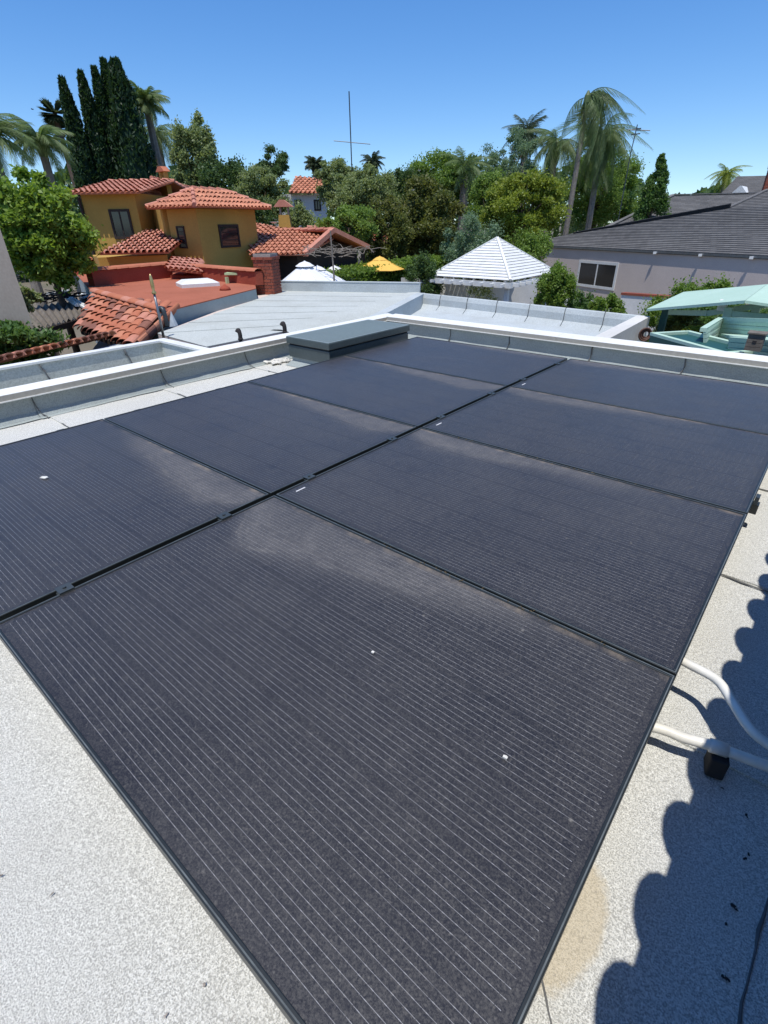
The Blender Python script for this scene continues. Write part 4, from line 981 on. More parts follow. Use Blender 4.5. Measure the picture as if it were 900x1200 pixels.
# ------------------------------------------------------------------ gazebo
GZ = empty('gazebo', at(585,335,-1.6), 'white gazebo with pyramid roof of open slats', 'gazebo')
ze = -.62
gF = at(598,329,ze); gL = at(504,323,ze); gR = at(652,319,ze); gB = gL+gR-gF
cen = (gL+gR)/2; dC = math.hypot(cen.x-CAM[0], cen.y-CAM[1]); ap = Vector((cen.x, cen.y, pt(578,279,dC).z))
for a, c in ((gL,gF),(gF,gR),(gR,gB),(gB,gL)):
    n = 15; nn = (c-a).cross(ap-a).normalized(); nn = nn if nn.z > 0 else -nn
    for i in range(n):
        f0, f1 = i/n, (i+.78)/n; P = [a.lerp(ap,f0), c.lerp(ap,f0), c.lerp(ap,f1), a.lerp(ap,f1)]
        b = MB(); b.prism(P, nn*.022); b.build('roof_slat', 'white_paint', GZ)
    m = 8
    for i in range(m):   # rafters with rounded tails
        f = (i+.5)/m; e0 = a.lerp(c, f); out_ = (e0-cen); out_ = Vector(((c-a).y, -(c-a).x, 0)).normalized(); out_ = out_ if out_.dot(e0-cen) > 0 else -out_
        ff = 1-abs(f-.5)*2; top_ = e0.lerp(a.lerp(c,.5).lerp(ap,1), ff*.96) if ff > .3 else e0 - out_*.6 + Vector((0,0,.6*(ap.z-ze)/((a.lerp(c,.5)-Vector((ap.x,ap.y,ze))).length)))
        top_ = e0 + (-out_)*( (a.lerp(c,.5)-Vector((ap.x,ap.y,ze))).length*ff ) + Vector((0,0,(ap.z-ze)*ff))
        b = MB(); b.bar(e0-nn*.06, top_-nn*.08, .04, .09, nn); 
        b.obox(e0 - out_*.1 - nn*.13 + (c-a).normalized()*-.04, (c-a).normalized()*.08, out_*.40, Vector((0,0,-.10))); b.build('rafter', 'white_paint', GZ)
    b = MB(); b.bar(a-Vector((0,0,.16)), c-Vector((0,0,.16)), .05, .18); b.build('beam', 'white_paint', GZ)
for e in (gL,gF,gR,gB):
    b = MB(); b.bar(e+Vector((0,0,.03)), ap+Vector((0,0,.03)), .09, .04); b.build('hip_rafter', 'white_paint', GZ)
    d = (cen-e); d.z = 0; d.normalize(); p = e+d*.35; b = MB(); b.box((p.x-.07,p.y-.07,G), (p.x+.07,p.y+.07,ze-.06)); b.build('post', 'white_paint', GZ)
for e, s2 in ((gL,.9),(gF,-.9)):
    pass


# whitewashed board fence behind the gazebo
FN = empty('white_board_fence', pt(560,340,24), 'whitewashed garden fence behind the gazebo', 'fence')
a, c = pt(470,338,22), pt(628,350,25.5); za, zc = pt(470,327,22).z, pt(650,331,26).z; n = 40
for i in range(n):
    p = a.lerp(c, i/n); q = a.lerp(c, (i+.86)/n); zt = za+(zc-za)*i/n + random.uniform(-.05,.05)
    b = MB(); b.obox((p.x,p.y,G), Vector((q.x-p.x,q.y-p.y,0)), Vector((.02,.03,0)), (0,0,zt-G)); b.build('board', 'white_stucco', FN)

# ------------------------------------------------------------------ grey shingled house on the right
RH = empty('grey_house', pt(780,330,32)+Vector((0,0,-1)), 'long grey stucco house with dark shingle roof and sliding window', 'house')
ze = -.20
eL = at(621,287,ze); eR = at(905,300.5,ze); eR = eL + (eR-eL)*1.25
ud = (eR-eL).normalized(); on = outward(eL, eR); upz = Vector((0,0,1)); pitch = R(21)
ups = (-on*math.cos(pitch) + upz*math.sin(pitch)); nr = ud.cross(ups); nr = nr if nr.z > 0 else -nr
def shingle_plane(poly, ud, ups, nr, par, name='shingle_courses', expo=.2):
    """stepped shingle courses clipped to a convex polygon lying in the plane"""
    o = poly[0]; P2d = [((p-o).dot(ud), (p-o).dot(ups)) for p in poly]; y0 = min(p[1] for p in P2d); y1 = max(p[1] for p in P2d)
    def xr(y):
        xs_ = []
        for i in range(len(P2d)):
            (ax,ay),(bx,by) = P2d[i], P2d[(i+1) % len(P2d)]
            if abs(ay-by) < 1e-9: continue
            s_ = (y-ay)/(by-ay)
            if -1e-9 <= s_ <= 1+1e-9: xs_.append(ax+s_*(bx-ax))
        return (min(xs_), max(xs_)) if len(xs_) > 1 else None
    V = []; Fq = []; y = y0+1e-4
    while y < y1-1e-3:
        yy = min(y+expo, y1-1e-4); r0_, r1_ = xr(y), xr(yy)
        if r0_ and r1_:
            q = len(V); V += [o+ud*r0_[0]+ups*y+nr*.028, o+ud*r0_[1]+ups*y+nr*.028, o+ud*r1_[1]+ups*yy+nr*.006, o+ud*r1_[0]+ups*yy+nr*.006, o+ud*r0_[0]+ups*y, o+ud*r0_[1]+ups*y]
            Fq += [(q,q+1,q+2,q+3),(q,q+4,q+5,q+1)]
        y = yy if yy > y else y1
        if yy >= y1-2e-4: break
    M = frame_mat(o, ud, ups); Mi = M.inverted(); V = np.array([tuple(Mi @ v) for v in V]); me = npmesh(name, V, np.array(Fq), 'shingle_grey')
    ob = bpy.data.objects.new(name, me); col.objects.link(ob); ob.parent = par; ob.matrix_local = Matrix.Translation(-WORLD[par.name]) @ M; tag(ob, kind='stuff')
    b = MB(); b.prism([p-nr*.004 for p in poly], -nr*.12); b.build('roof_deck', 'dark_wood', par)
def onr(x, y): return onplane(x, y, eL, nr)
poly = [eL, eR, onr(985,210), onr(900,223), onr(854,244), onr(700,268), onr(655,277)]
shingle_plane(poly, ud, ups, nr, RH)
rk = [onr(672,274.5), onr(855,244.5)]
b = MB(); b.prism([rk[0]+nr*.02, rk[1]+nr*.02, rk[1]+nr*.22, rk[0]+nr*.10], ups*.10); b.build('dark_ridge_band', 'black_rubber', RH)
# wall + gutter + window
wl = eL + ud*1.6 - on*.03; wr = eR - ud*.3 - on*.03; 
b = MB(); b.prism([Vector((p.x,p.y,G)) for p in (wl, wr, wr-on*9, wl-on*4)], (0,0,ze-.12-G)); b.build('wall', 'grey_stucco', RH)
b = MB(); b.bar(eL+on*.03-Vector((0,0,.05)), eR+on*.03-Vector((0,0,.05)), .07, .09); b.build('gutter', 'steel', RH)
for px in (768, 822, 883):
    p = onplane(px, 294, eL+on*.12, on); b = MB(); b.box((p.x-.07,p.y-.05,ze-.13), (p.x+.07,p.y+.05,ze-.03)); b.build('gutter_bracket', 'white_paint', RH)
W0, W1 = Vector((wl.x,wl.y,0)), Vector((wr.x,wr.y,0))
win_px(W0, W1, 677, 306, 723, 338, RH, frame='white_paint', nv=1, fw=.14)
# main roof behind
zr2 = ze+2.55; dn = math.hypot(*(onr(854,244).xy - Vector(CAM[:2])))
# back wing: plane facing the camera-left, ridge (789,229)-(900,226)
k1 = pt(789,229,dn+9); k2 = at(905,226.5,k1.z); rdv = (k2-k1).normalized(); rn = Vector((-rdv.y, rdv.x, 0)); rn = rn if rn.y > 0 else -rn
ub = rdv; vb = (rn*math.cos(R(22)) + Vector((0,0,math.sin(R(22))))); nb = ub.cross(vb); nb = nb if nb.z > 0 else -nb
k4 = onplane(688,278,k1,nb); k3 = onplane(920,272,k1,nb)
shingle_plane([k4, k3, k2, k1], ub, vb, nb, RH)
for p, q in ((k1,k2),(k1,k4)):
    b = MB(); b.bar(p+nb*.05, q+nb*.05, .3, .05); b.build('ridge_cap', 'shingle_grey', RH)
hp = [onr(900,223), onr(854,244)]; b = MB(); b.bar(hp[0]+nr*.05, hp[1]+nr*.05, .25, .05); b.build('ridge_cap', 'shingle_grey', RH)
# far roof with dormer and chimney
FR = empty('far_shingle_house', pt(880,225,52)+Vector((0,0,-3)), 'distant grey shingle roof with small white dormer, far right', 'house')
m1, m2, m3, m4 = pt(843,229,50), pt(960,229,48), pt(960,205,54), pt(864,207,54)
nm = (m2-m1).cross(m4-m1).normalized(); nm = nm if nm.z > 0 else -nm; um = (m2-m1).normalized(); vm = nm.cross(um); vm = vm if vm.z > 0 else -vm
m3 = onplane(960,205,m1,nm); m4 = onplane(864,207,m1,nm)
shingle_plane([m1,m2,m3,m4], um, vm, nm, FR)
b = MB(); b.prism([Vector((p.x,p.y,G)) for p in (m1, m2, m2+Vector((0,8,0)), m1+Vector((0,8,0)))], (0,0,m1.z-.2-G)); b.build('wall', 'white_stucco', FR)
P = pt(866,226,49); s = mpp(P); b = MB(); b.prism([P-um*8*s, P+um*8*s, P+um*1*s+Vector((0,0,7*s)), P-um*1*s+Vector((0,0,7*s))], Vector((0,2.2,0))); b.build('dormer', 'white_paint', FR)
P = pt(898,226,38); s = mpp(P); brick_stack(P-Vector((0,0,.5)), 9*s, 9*s, 27*s+.5, .3, 'red brick chimney at the right edge above the shingle roof')

# garden wall pieces right
GW = empty('white_garden_wall', pt(755,360,24), 'white garden wall with a red brick cap under the grey house', 'wall')
a, c = pt(655,350,22), pt(778,352,21.5); 
for (px0, px1, py, D0_, D1_, cap_) in ((728,790,347,21.5,21,True),(650,728,352,22,21.5,False)):
    a, c = pt(px0,py,D0_), pt(px1,py+1,D1_); zt = (a.z+c.z)/2; b = MB(); b.obox((a.x,a.y,G), Vector((c.x-a.x,c.y-a.y,0)), Vector((.05,.2,0)), (0,0,zt-G)); b.build('wall', 'white_stucco', GW)
    if cap_:
        L = Vector((c.x-a.x,c.y-a.y,0)); n = 12
        for i in range(n):
            b = MB(); b.obox(Vector((a.x-.02,a.y-.03,zt+.002))+L*(i/n), L*(.95/n), Vector((.06,.26,0)), (0,0,.07)); b.build('brick', 'brick', GW)

# ------------------------------------------------------------------ mint pergola and deck at right
D_ = 10
MC = empty('mint_patio_cover', pt(850,370,D_)+Vector((0,0,-1)), 'mint green slanted patio cover on a painted frame', 'patio cover')
c1, c2, c3, c4 = pt(758,362,9.6), pt(873,352,7.6), pt(899,333,9.3), pt(801,342,11.5)
c5, c6 = pt(960,350,7.6), pt(960,330,9.3)
b = MB(); b.prism([c1,c2,c3,c4], (0,0,-.035)); b.build('roof_panel', 'mint', MC)
b = MB(); b.prism([c3+Vector((.004,0,.0)), c2+Vector((.004,0,0)), c5-Vector((0,0,.12)), c6-Vector((0,0,.12))], (0,0,-.03)); b.build('roof_panel', 'mint', MC)
for (px0,py0,px1,py1,D1,D2) in ((855,360,855,430,8.2,8.2),(888,356,884,430,8.6,8.6),(781,360,779,420,9.8,9.8)):
    p = pt(px0,py0,D1); b = MB(); b.box((p.x-.045,p.y-.045,G), (p.x+.045,p.y+.045,p.z)); b.build('post', 'mint_wood' if px0 > 800 else 'teal_dark', MC)
for (q0,q1,D1,D2) in (((785,366),(830,367),9.6,8.6),((830,367),(905,356),8.6,8.2),((854,367),(905,372),8.2,8.0)):
    b = MB(); b.bar(pt(*q0,D1), pt(*q1,D2), .05, .07); b.build('rail', 'mint_wood', MC)
P = pt(847,358,8.3); b = MB(); b.box((P.x-.05,P.y-.05,P.z-.06),(P.x+.05,P.y+.05,P.z+.07)); tag(b.build('outdoor_lamp', 'white_paint', bevel=.01), 'small white lamp box hanging under the mint patio cover', 'lamp')

MD = empty('mint_board_screen', pt(870,395,7)+Vector((0,0,-1)), 'mint painted board screens and bench behind the far parapet', 'screen')
def boards(q00, q10, q11, q01, n, mat='mint_wood', thick=.03):
    # four 3d corners: bottom-left, bottom-right, top-right, top-left
    nn = (q10-q00).cross(q01-q00).normalized()*thick
    for i in range(n):
        a0, a1 = q00.lerp(q01, i/n), q00.lerp(q01, (i+.93)/n); c0, c1_ = q10.lerp(q11, i/n), q10.lerp(q11, (i+.93)/n); b = MB(); b.prism([a0, c0, c1_, a1], nn); b.build('board', mat, MD)
boards(pt(838,398,8.0), pt(940,415,6.6), pt(940,378,6.6), pt(845,374,8.0), 5)
boards(pt(824,402,6.6), pt(838,398,8.0), pt(845,374,8.0), pt(824,387,6.6), 3)
boards(pt(855,412,6.4), pt(940,425,6.0), pt(940,400,6.0), pt(857,394,6.4), 3)
top1, top2, top3, top4 = pt(845,391,7.6), pt(860,394,6.4), pt(940,401,6.0), pt(940,396,7.0)
b = MB(); b.prism([top1,top2,top3,top4], (0,0,-.03)); b.build('bench_top', 'mint', MD)
b = MB(); b.bar(pt(845,373.5,8), pt(940,377.5,6.6), .06, .04); b.bar(pt(824,386.5,6.6), pt(845,373.5,8), .06, .04); b.build('cap_rail', 'mint', MD)
t = empty('planter_bin', pt(815,405,6.2)+Vector((0,0,-.8)), 'mint rimmed bin with dark teal side, just past the parapet', 'bin')
a, c = pt(762,393,6.8), pt(850,404,6.0); d = (c-a); d.z = 0; v = Vector((-d.y,d.x,0)).normalized()*.5; z1 = a.z
b = MB(); a = Vector((a.x,a.y,z1-.9)); b.obox(a, d, v, (0,0,.9)); b.build('body', 'teal_dark', t)
b = MB(); a.z = z1; b.obox(a-d*.01, d*1.02, v*.12, (0,0,.03)); b.obox(a+v*.9, d*1.02, v*.12, (0,0,.03)); b.obox(a-d*.01+v*.12, d*.05, v*.78, (0,0,.03)); b.obox(a+d*.97+v*.12, d*.05, v*.78, (0,0,.03)); b.build('rim', 'mint', t)
# weathered post box
P = pt(882,410,6.0); s = mpp(P); t = empty('post_box', P, 'weathered brown wooden box with pale lid beside the mint boards', 'box')
for i in range(4):
    b = MB(); b.box((P.x-8*s, P.y-8*s, P.z+i*4.6*s), (P.x+8*s, P.y+8*s, P.z+(i+.93)*4.6*s)); b.build('plank', 'weathered_wood', t)
b = MB(); b.box((P.x-9.5*s,P.y-9.5*s,P.z+18.5*s),(P.x+9.5*s,P.y+9.5*s,P.z+20*s)); b.build('lid', 'weathered_wood', t)
b = MB(); b.box((P.x-2*s,P.y-8.5*s,P.z+9*s),(P.x+2*s,P.y-8.05*s,P.z+11.5*s)); b.build('slot', 'tar', t)
# hose coil
P = pt(756,392,9.0); s = mpp(P); b = MB()
for k in range(3):
    r = (7-k*1.6)*s; b.tube([P + Vector((ROT[0][0]*r*math.cos(a), ROT[0][1]*r*math.cos(a)+k*.02, r*math.sin(a))) for a in np.linspace(0, 2*math.pi, 25)], 1.0*s, 6)
tag(b.build('hose_coil', 'hose', smooth=True), 'brown coiled hose hanging behind the far parapet', 'hose')

# ------------------------------------------------------------------ vegetation
def leaves(C_, S, size, upb=.3, aspect=.6, dirs=None):
    """C_ (n,3) centres -> diamond leaf quads"""
    n = len(C_); nr_ = rng.normal(size=(n,3)); nr_[:,2] += upb*2; nr_ /= np.linalg.norm(nr_, axis=1)[:,None]
    t_ = rng.normal(size=(n,3)) if dirs is None else dirs + rng.normal(size=(n,3))*.25
    t_ -= nr_*(t_*nr_).sum(1)[:,None]; t_ /= np.linalg.norm(t_, axis=1)[:,None]+1e-9; bt = np.cross(nr_, t_)
    sz = size*rng.uniform(.6, 1.3, (n,1)); V = np.stack([C_-t_*sz, C_+bt*sz*aspect, C_+t_*sz, C_-bt*sz*aspect], 1).reshape(-1,3)
    return V, np.arange(4*n).reshape(n,4)
def tree(label, px, top, bot, wpx, D, leaf, n=7000, size=.11, name='garden_tree', cat='tree', group='garden trees beyond the roofs', clumps=26, cr=.30, bark='bark', shape='round', depth=1.0, aspect=.55, trunk=True, upb=.3, dense=False, base=None):
    Pt_, Pb = pt(px, top, D), pt(px, bot, D); c = (Pt_+Pb)/2; zt, zb = Pt_.z, Pb.z; s = mpp(c); rx = wpx/2*s; rz = (zt-zb)/2; gz = G if base is None else base
    if name == 'bush': zb = max(gz+.1, zt-2.6*rx) if D > 12 else zb; c.z = (zt+zb)/2; rz = (zt-zb)/2; trunk = False
    root = empty(name, (c.x, c.y, gz), label, cat, group)
    ex = np.array([ROT[0][0], ROT[0][1], 0]); ex /= np.linalg.norm(ex); ey = np.array([-ex[1], ex[0], 0])
    K = []
    for i in range(clumps):
        v = rng.normal(size=3); v /= np.linalg.norm(v); r = rng.uniform(.3, 1.12)**.6
        if shape == 'cone': f = rng.uniform(0,1); wv = (1-f)*.9+.08; a = rng.uniform(0,6.28); K.append((math.cos(a)*wv*r*.8, math.sin(a)*wv*r*.8, f*1.8-.9, .45+.7*(1-f))); continue
        if shape == 'box': K.append((rng.uniform(-1,1), rng.uniform(-1,1), rng.uniform(-1,1), 1)); continue
        K.append((v[0]*r*(1-cr*.6), v[1]*r*(1-cr*.6), v[2]*r*(1-cr*.6), rng.uniform(.45, 1.35)))
    pts_ = []
    per = n//len(K)
    for (a, b2, c2, sc_) in K:
        v = rng.normal(size=(per,3)); v /= np.linalg.norm(v, axis=1)[:,None]; r = rng.uniform(0,1,(per,1))**(.33 if not dense else .5)
        v = v*r*cr*sc_*(1+.38*rng.normal(size=(per,1)))
        loc_ = ex[None]*((a+v[:,:1])*rx) + ey[None]*((b2+v[:,1:2])*rx*depth); loc_[:,2] = (c2+v[:,2]*(.9))*rz if shape != 'x' else 0
        pts_.append(loc_ + np.array(c))
    C_ = np.concatenate(pts_); C_ = C_[C_[:,2] > gz+.05]
    V, Fq = leaves(C_, None, size, upb, aspect)
    me = npmesh('crown', V-np.array(c), Fq, leaf); cr_o = link('crown', me, root, c)
    if trunk:
        b = MB(); h = zb - gz + rz*.9; b0 = Vector((c.x,c.y,gz)); r0_ = max(.06, rx*.07)
        b.tube([b0, b0+Vector((random.uniform(-.1,.1),random.uniform(-.1,.1),h*.5)), b0+Vector((0,0,h))], [r0_*1.3, r0_, r0_*.6], 8)
        b.build('trunk', bark, root, smooth=True); b = MB()
        for (a, b2, c2, _s) in K[:12]:
            e = Vector(tuple(np.array(c) + ex*a*rx*.85 + ey*b2*rx*depth*.85 + np.array([0,0,c2*rz*.85]))); st = Vector((c.x,c.y, min(e.z, gz+h*.9)-abs(e.z-zb)*.35)); st.z = max(st.z, gz+.3)
            md = st.lerp(e,.5)+Vector((random.uniform(-.1,.1)*rx,random.uniform(-.1,.1)*rx,.1*rz)); b.tube([st, md, e], [r0_*.5, r0_*.3, r0_*.1], 5)
        b.build('limbs', bark, root, smooth=True)
    return root
# maple tree at left
tree('bright green leafy maple tree in front of the ochre house at left', 48, 198, 338, 118, 17, 'leaf_maple', 50000, .062, 'maple_tree', group=None, clumps=110, cr=.19, depth=.8)
tree('glossy dark green bush at the lower left below the beige house', 12, 374, 432, 105, 9.3, 'leaf_laurel', 14000, .042, 'bush', 'bush', None, 30, .32, trunk=True, depth=.7, aspect=.5)
tree('small olive shrub behind the corrugated patio roof', 28, 330, 352, 30, 13, 'leaf_olive', 1500, .06, 'bush', 'bush', None, 10, .4)

# cypresses
def cypress(label, top, basep, wpx, D):
    T = pt(*top, D); h = T.z-G; s = mpp(T); rw = wpx/2*s; root = empty('italian_cypress', (T.x,T.y,G), label, 'tree', 'five tall cypresses behind the ochre house')
    # lean of the stem towards its base pixel is perspective; trees stand upright
    n = 9000; f = rng.uniform(0,1,n)**.9; prof = np.minimum(1, (1-f)*1.15+.02)**.58; a = rng.uniform(0,2*np.pi,n)
    lump_ = 1+.13*np.sin(a*5+f*9)+.10*np.sin(a*3-f*25)
    r = rw*prof*lump_*rng.uniform(.78,1.06,n); C_ = np.stack([r*np.cos(a), r*np.sin(a), f*h*.985+.2], 1)
    d = np.stack([np.cos(a)*.25, np.sin(a)*.25, np.ones(n)], 1); V, Fq = leaves(C_, None, .16, 0, .35, d); me = npmesh('crown', V, Fq, 'leaf_cypress'); link('crown', me, root, (T.x,T.y,G))
    b = MB(); b.lathe([(rw*.8,.0),(rw*.78,h*.1),(rw*.6,h*.5),(rw*.36,h*.75),(rw*.06,h*.95)], (T.x,T.y,G+.3), 12); b.build('inner_foliage', 'leaf_cypress', root, smooth=True)
    b = MB(); b.tube([(T.x,T.y,G),(T.x,T.y,G+2)], .2, 8); b.build('trunk', 'bark', root)
cypress('leftmost cypress, standing slightly apart from the others', (72,91), None, 40, 44)
cypress('second cypress from the left, thin with pointed top', (94,84), None, 40, 44.5)
cypress('middle cypress, slightly shorter than its right neighbours', (110,78), None, 38, 45)
cypress('fourth cypress from the left, tall and close to the last', (121,69), None, 46, 45.5)
cypress('rightmost and broadest cypress of the row', (134,69), None, 72, 44)

# palms
def frond_mesh(name, L, mat, droop, nl=30, ll=.5, lw=.03, vshape=.6, hang=.5, fold=0.):
    V = []; F = []; P = []
    for i in range(13):
        t_ = i/12; P.append(Vector((L*(t_ - .18*droop*t_*t_), 0, L*(.32*t_ - droop*t_*t_))))
    b = MB(); b.tube(P, [.03*(1-.8*i/12)*L/2.5 for i in range(13)], 4)
    for i in range(nl):
        t_ = .10+.88*i/nl; k = t_*12; i0 = min(11, int(k)); p = P[i0].lerp(P[i0+1], k-i0); tg = (P[i0+1]-P[i0]).normalized()
        l = ll*math.sin(math.pi*min(1, t_*.85+.12))**.6*random.uniform(.8,1.15)
        for s_ in (-1,1):
            d = (tg*.55 + Vector((0,s_*(1-fold),0))*vshape + Vector((0,0,-hang*random.uniform(.6,1.3)))).normalized(); wv = tg*lw; m_ = p+d*l*.5+Vector((0,0,.04*l)); e = p+d*l+Vector((0,0,-.25*l*hang))
            n = len(b.v); b.v += [tuple(p-wv*.5), tuple(p+wv*.5), tuple(m_+wv*.5), tuple(e), tuple(m_-wv*.5)]; b.f += [(n,n+1,n+2,n+4),(n+4,n+2,n+3)]
    me = bpy.data.meshes.new(name); me.from_pydata(b.v, [], b.f); me.update(); me.materials.append(MATS[mat]); return me
def palm(label, crown, D, L, nf=26, mat='leaf_palm', base_dx=0., wind=None, name='feather_palm', tr=.18, droop=.75, ll=.55, group='palm trees', lmin=-.35, lmax=1.1, hang=.6, nl=30, bark='pale_bark', ground=G):
    T = pt(*crown, D); root = empty(name, (T.x+base_dx, T.y, ground), label, 'palm tree', group)
    b = MB(); n = 14; P = [Vector((T.x+base_dx*(1-i/n)**1.5, T.y, ground+(T.z-ground)*i/n)) for i in range(n+1)]
    b.tube(P, [tr*(1.25-.4*i/n)*(1+.05*(i % 2)) for i in range(n+1)], 9); b.build('trunk', bark, root, smooth=False)
    b = MB(); b.lathe([(tr*.9,-.5),(tr*1.5,-.1),(tr*1.2,.25),(tr*.3,.5)], T, 8); b.build('crownshaft', mat, root)
    ms = [frond_mesh('frond', L*random.uniform(.85,1.1), mat, droop*random.uniform(.75,1.3), nl, ll, .04, hang=hang) for _ in range(4)]
    for i in range(nf):
        a = i*2.39996 + random.uniform(-.2,.2); el = lmin+(lmax-lmin)*(i/nf) + random.uniform(-.1,.1)
        if wind is not None:
            d = Vector((math.cos(a), math.sin(a), 0)) + Vector(wind)*(1 if i % 3 else .2); a = math.atan2(d.y, d.x); el -= 0 if i % 3 else .9
        o = bpy.data.objects.new('frond', ms[i % 4]); col.objects.link(o); o.parent = root
        o.matrix_local = Matrix.Translation(T-Vector((T.x+base_dx,T.y,ground))+Vector((0,0,.15))) @ Matrix.Rotation(a,4,'Z') @ Matrix.Rotation(-el,4,'Y') @ Matrix.Rotation(random.uniform(-.4,.4),4,'X')
    return root
rt3 = Vector((ROT[0][0], ROT[0][1], 0)).normalized()
palm('tall windblown palm with fronds swept to the right, rising behind the grey house', (688,118), 42, 2.5, 34, 'leaf_palm', base_dx=-.3, wind=tuple(rt3*1.7), tr=.16, droop=1.15, ll=.75, lmin=-.6, lmax=.75, hang=1.4, nl=34)
palm('lower palm with long drooping fronds left of the tall windblown palm', (652,172), 46, 2.8, 26, 'leaf_palm', tr=.2, droop=1.0, ll=.8, hang=1.2, wind=tuple(rt3*-.3), nl=42)
palm('broad drooping palm just right of the tall trunk', (706,163), 46, 2.9, 40, 'leaf_palm', tr=.2, droop=1.2, ll=.9, hang=1.3, lmin=-1.1, nl=44)
palm('palm right of the cypresses behind the ochre roof', (172,124), 46, 1.6, 24, 'leaf_palm', base_dx=.5, tr=.26, droop=.7, ll=.6, nl=46)
palm('wide palm partly hidden at the right of the slim one', (184,160), 50, 2.3, 24, 'leaf_palm', tr=.26, droop=1.0, ll=.7, nl=30, lmin=-.8, hang=.9)
palm('palm with arching fronds behind the maple, second from the left edge', (48,170), 34, 1.6, 24, 'leaf_palm', tr=.2, droop=.8, ll=.6, nl=34)
palm('palm cut off by the left edge of the photo', (-12,165), 32, 2.0, 26, 'leaf_palm', tr=.2, droop=.8, ll=.65, nl=34)
palm('small yellowish palm beside the distant grey roof', (851,207), 60, 1.6, 22, 'leaf_lime', tr=.18, droop=.8, ll=.5, nl=24, lmin=-1.0)
palm('palm tuft poking above the dark trees behind the white house', (369,195), 60, 1.2, 24, 'leaf_palm_dark', tr=.3, droop=.55, ll=.45, nl=36)
palm('palm tuft to the right of the tall aerial mast', (437,192), 58, 1.2, 22, 'leaf_palm_dark', tr=.3, droop=.6, ll=.45, nl=36)
palm('upright palm crown above the lime green tree', (617,160), 50, 2.0, 28, 'leaf_palm_dark', tr=.3, droop=.6, ll=.6, nl=28, lmin=-.9, lmax=1.35)
palm('palm with dry lower fronds in the middle of the tree line', (545,200), 42, 2.1, 24, 'leaf_palm', tr=.3, droop=.7, ll=.6, nl=30, lmin=-.7)
def fanpalm(label, crown, D, r, base_dx):
    T = pt(*crown, D); root = empty('fan_palm', (T.x+base_dx, T.y, G), label, 'palm tree', 'slim fan palms at left')
    b = MB(); P = [Vector((T.x+base_dx*(1-i/8), T.y, G+(T.z-G)*i/8)) for i in range(9)]; b.tube(P, .2, 7); b.build('trunk', 'bark', root)
    b = MB()
    for k in range(34):
        a = random.uniform(0,6.28); el = random.uniform(-.9,1.2); d = Vector((math.cos(a)*math.cos(el), math.sin(a)*math.cos(el), math.sin(el))); c = d*r*.6
        s1 = d.cross(Vector((0,0,1))).normalized(); s2 = s1.cross(d); bb = MB()
        n = len(b.v); b.v.append(tuple(c*.1+T)); m = 9
        for q in range(m*2+1):
            an = math.pi*(q/(m*2)-.5)*1.5; rr = r*.36*(1 if q % 2 == 0 else .35); b.v.append(tuple(T + c + (d*math.cos(an)+s1*math.sin(an))*rr - Vector((0,0,.12*rr))))
        for q in range(m*2): b.f.append((n, n+1+q, n+2+q))
    b.build('fan_leaves', 'leaf_palm_dark', root)
fanpalm('upper one of two slim fan palms beside the cypresses', (64,133), 62, 1.5, .8)
fanpalm('lower one of two slim fan palms beside the cypresses', (70,151), 64, 1.3, .8)

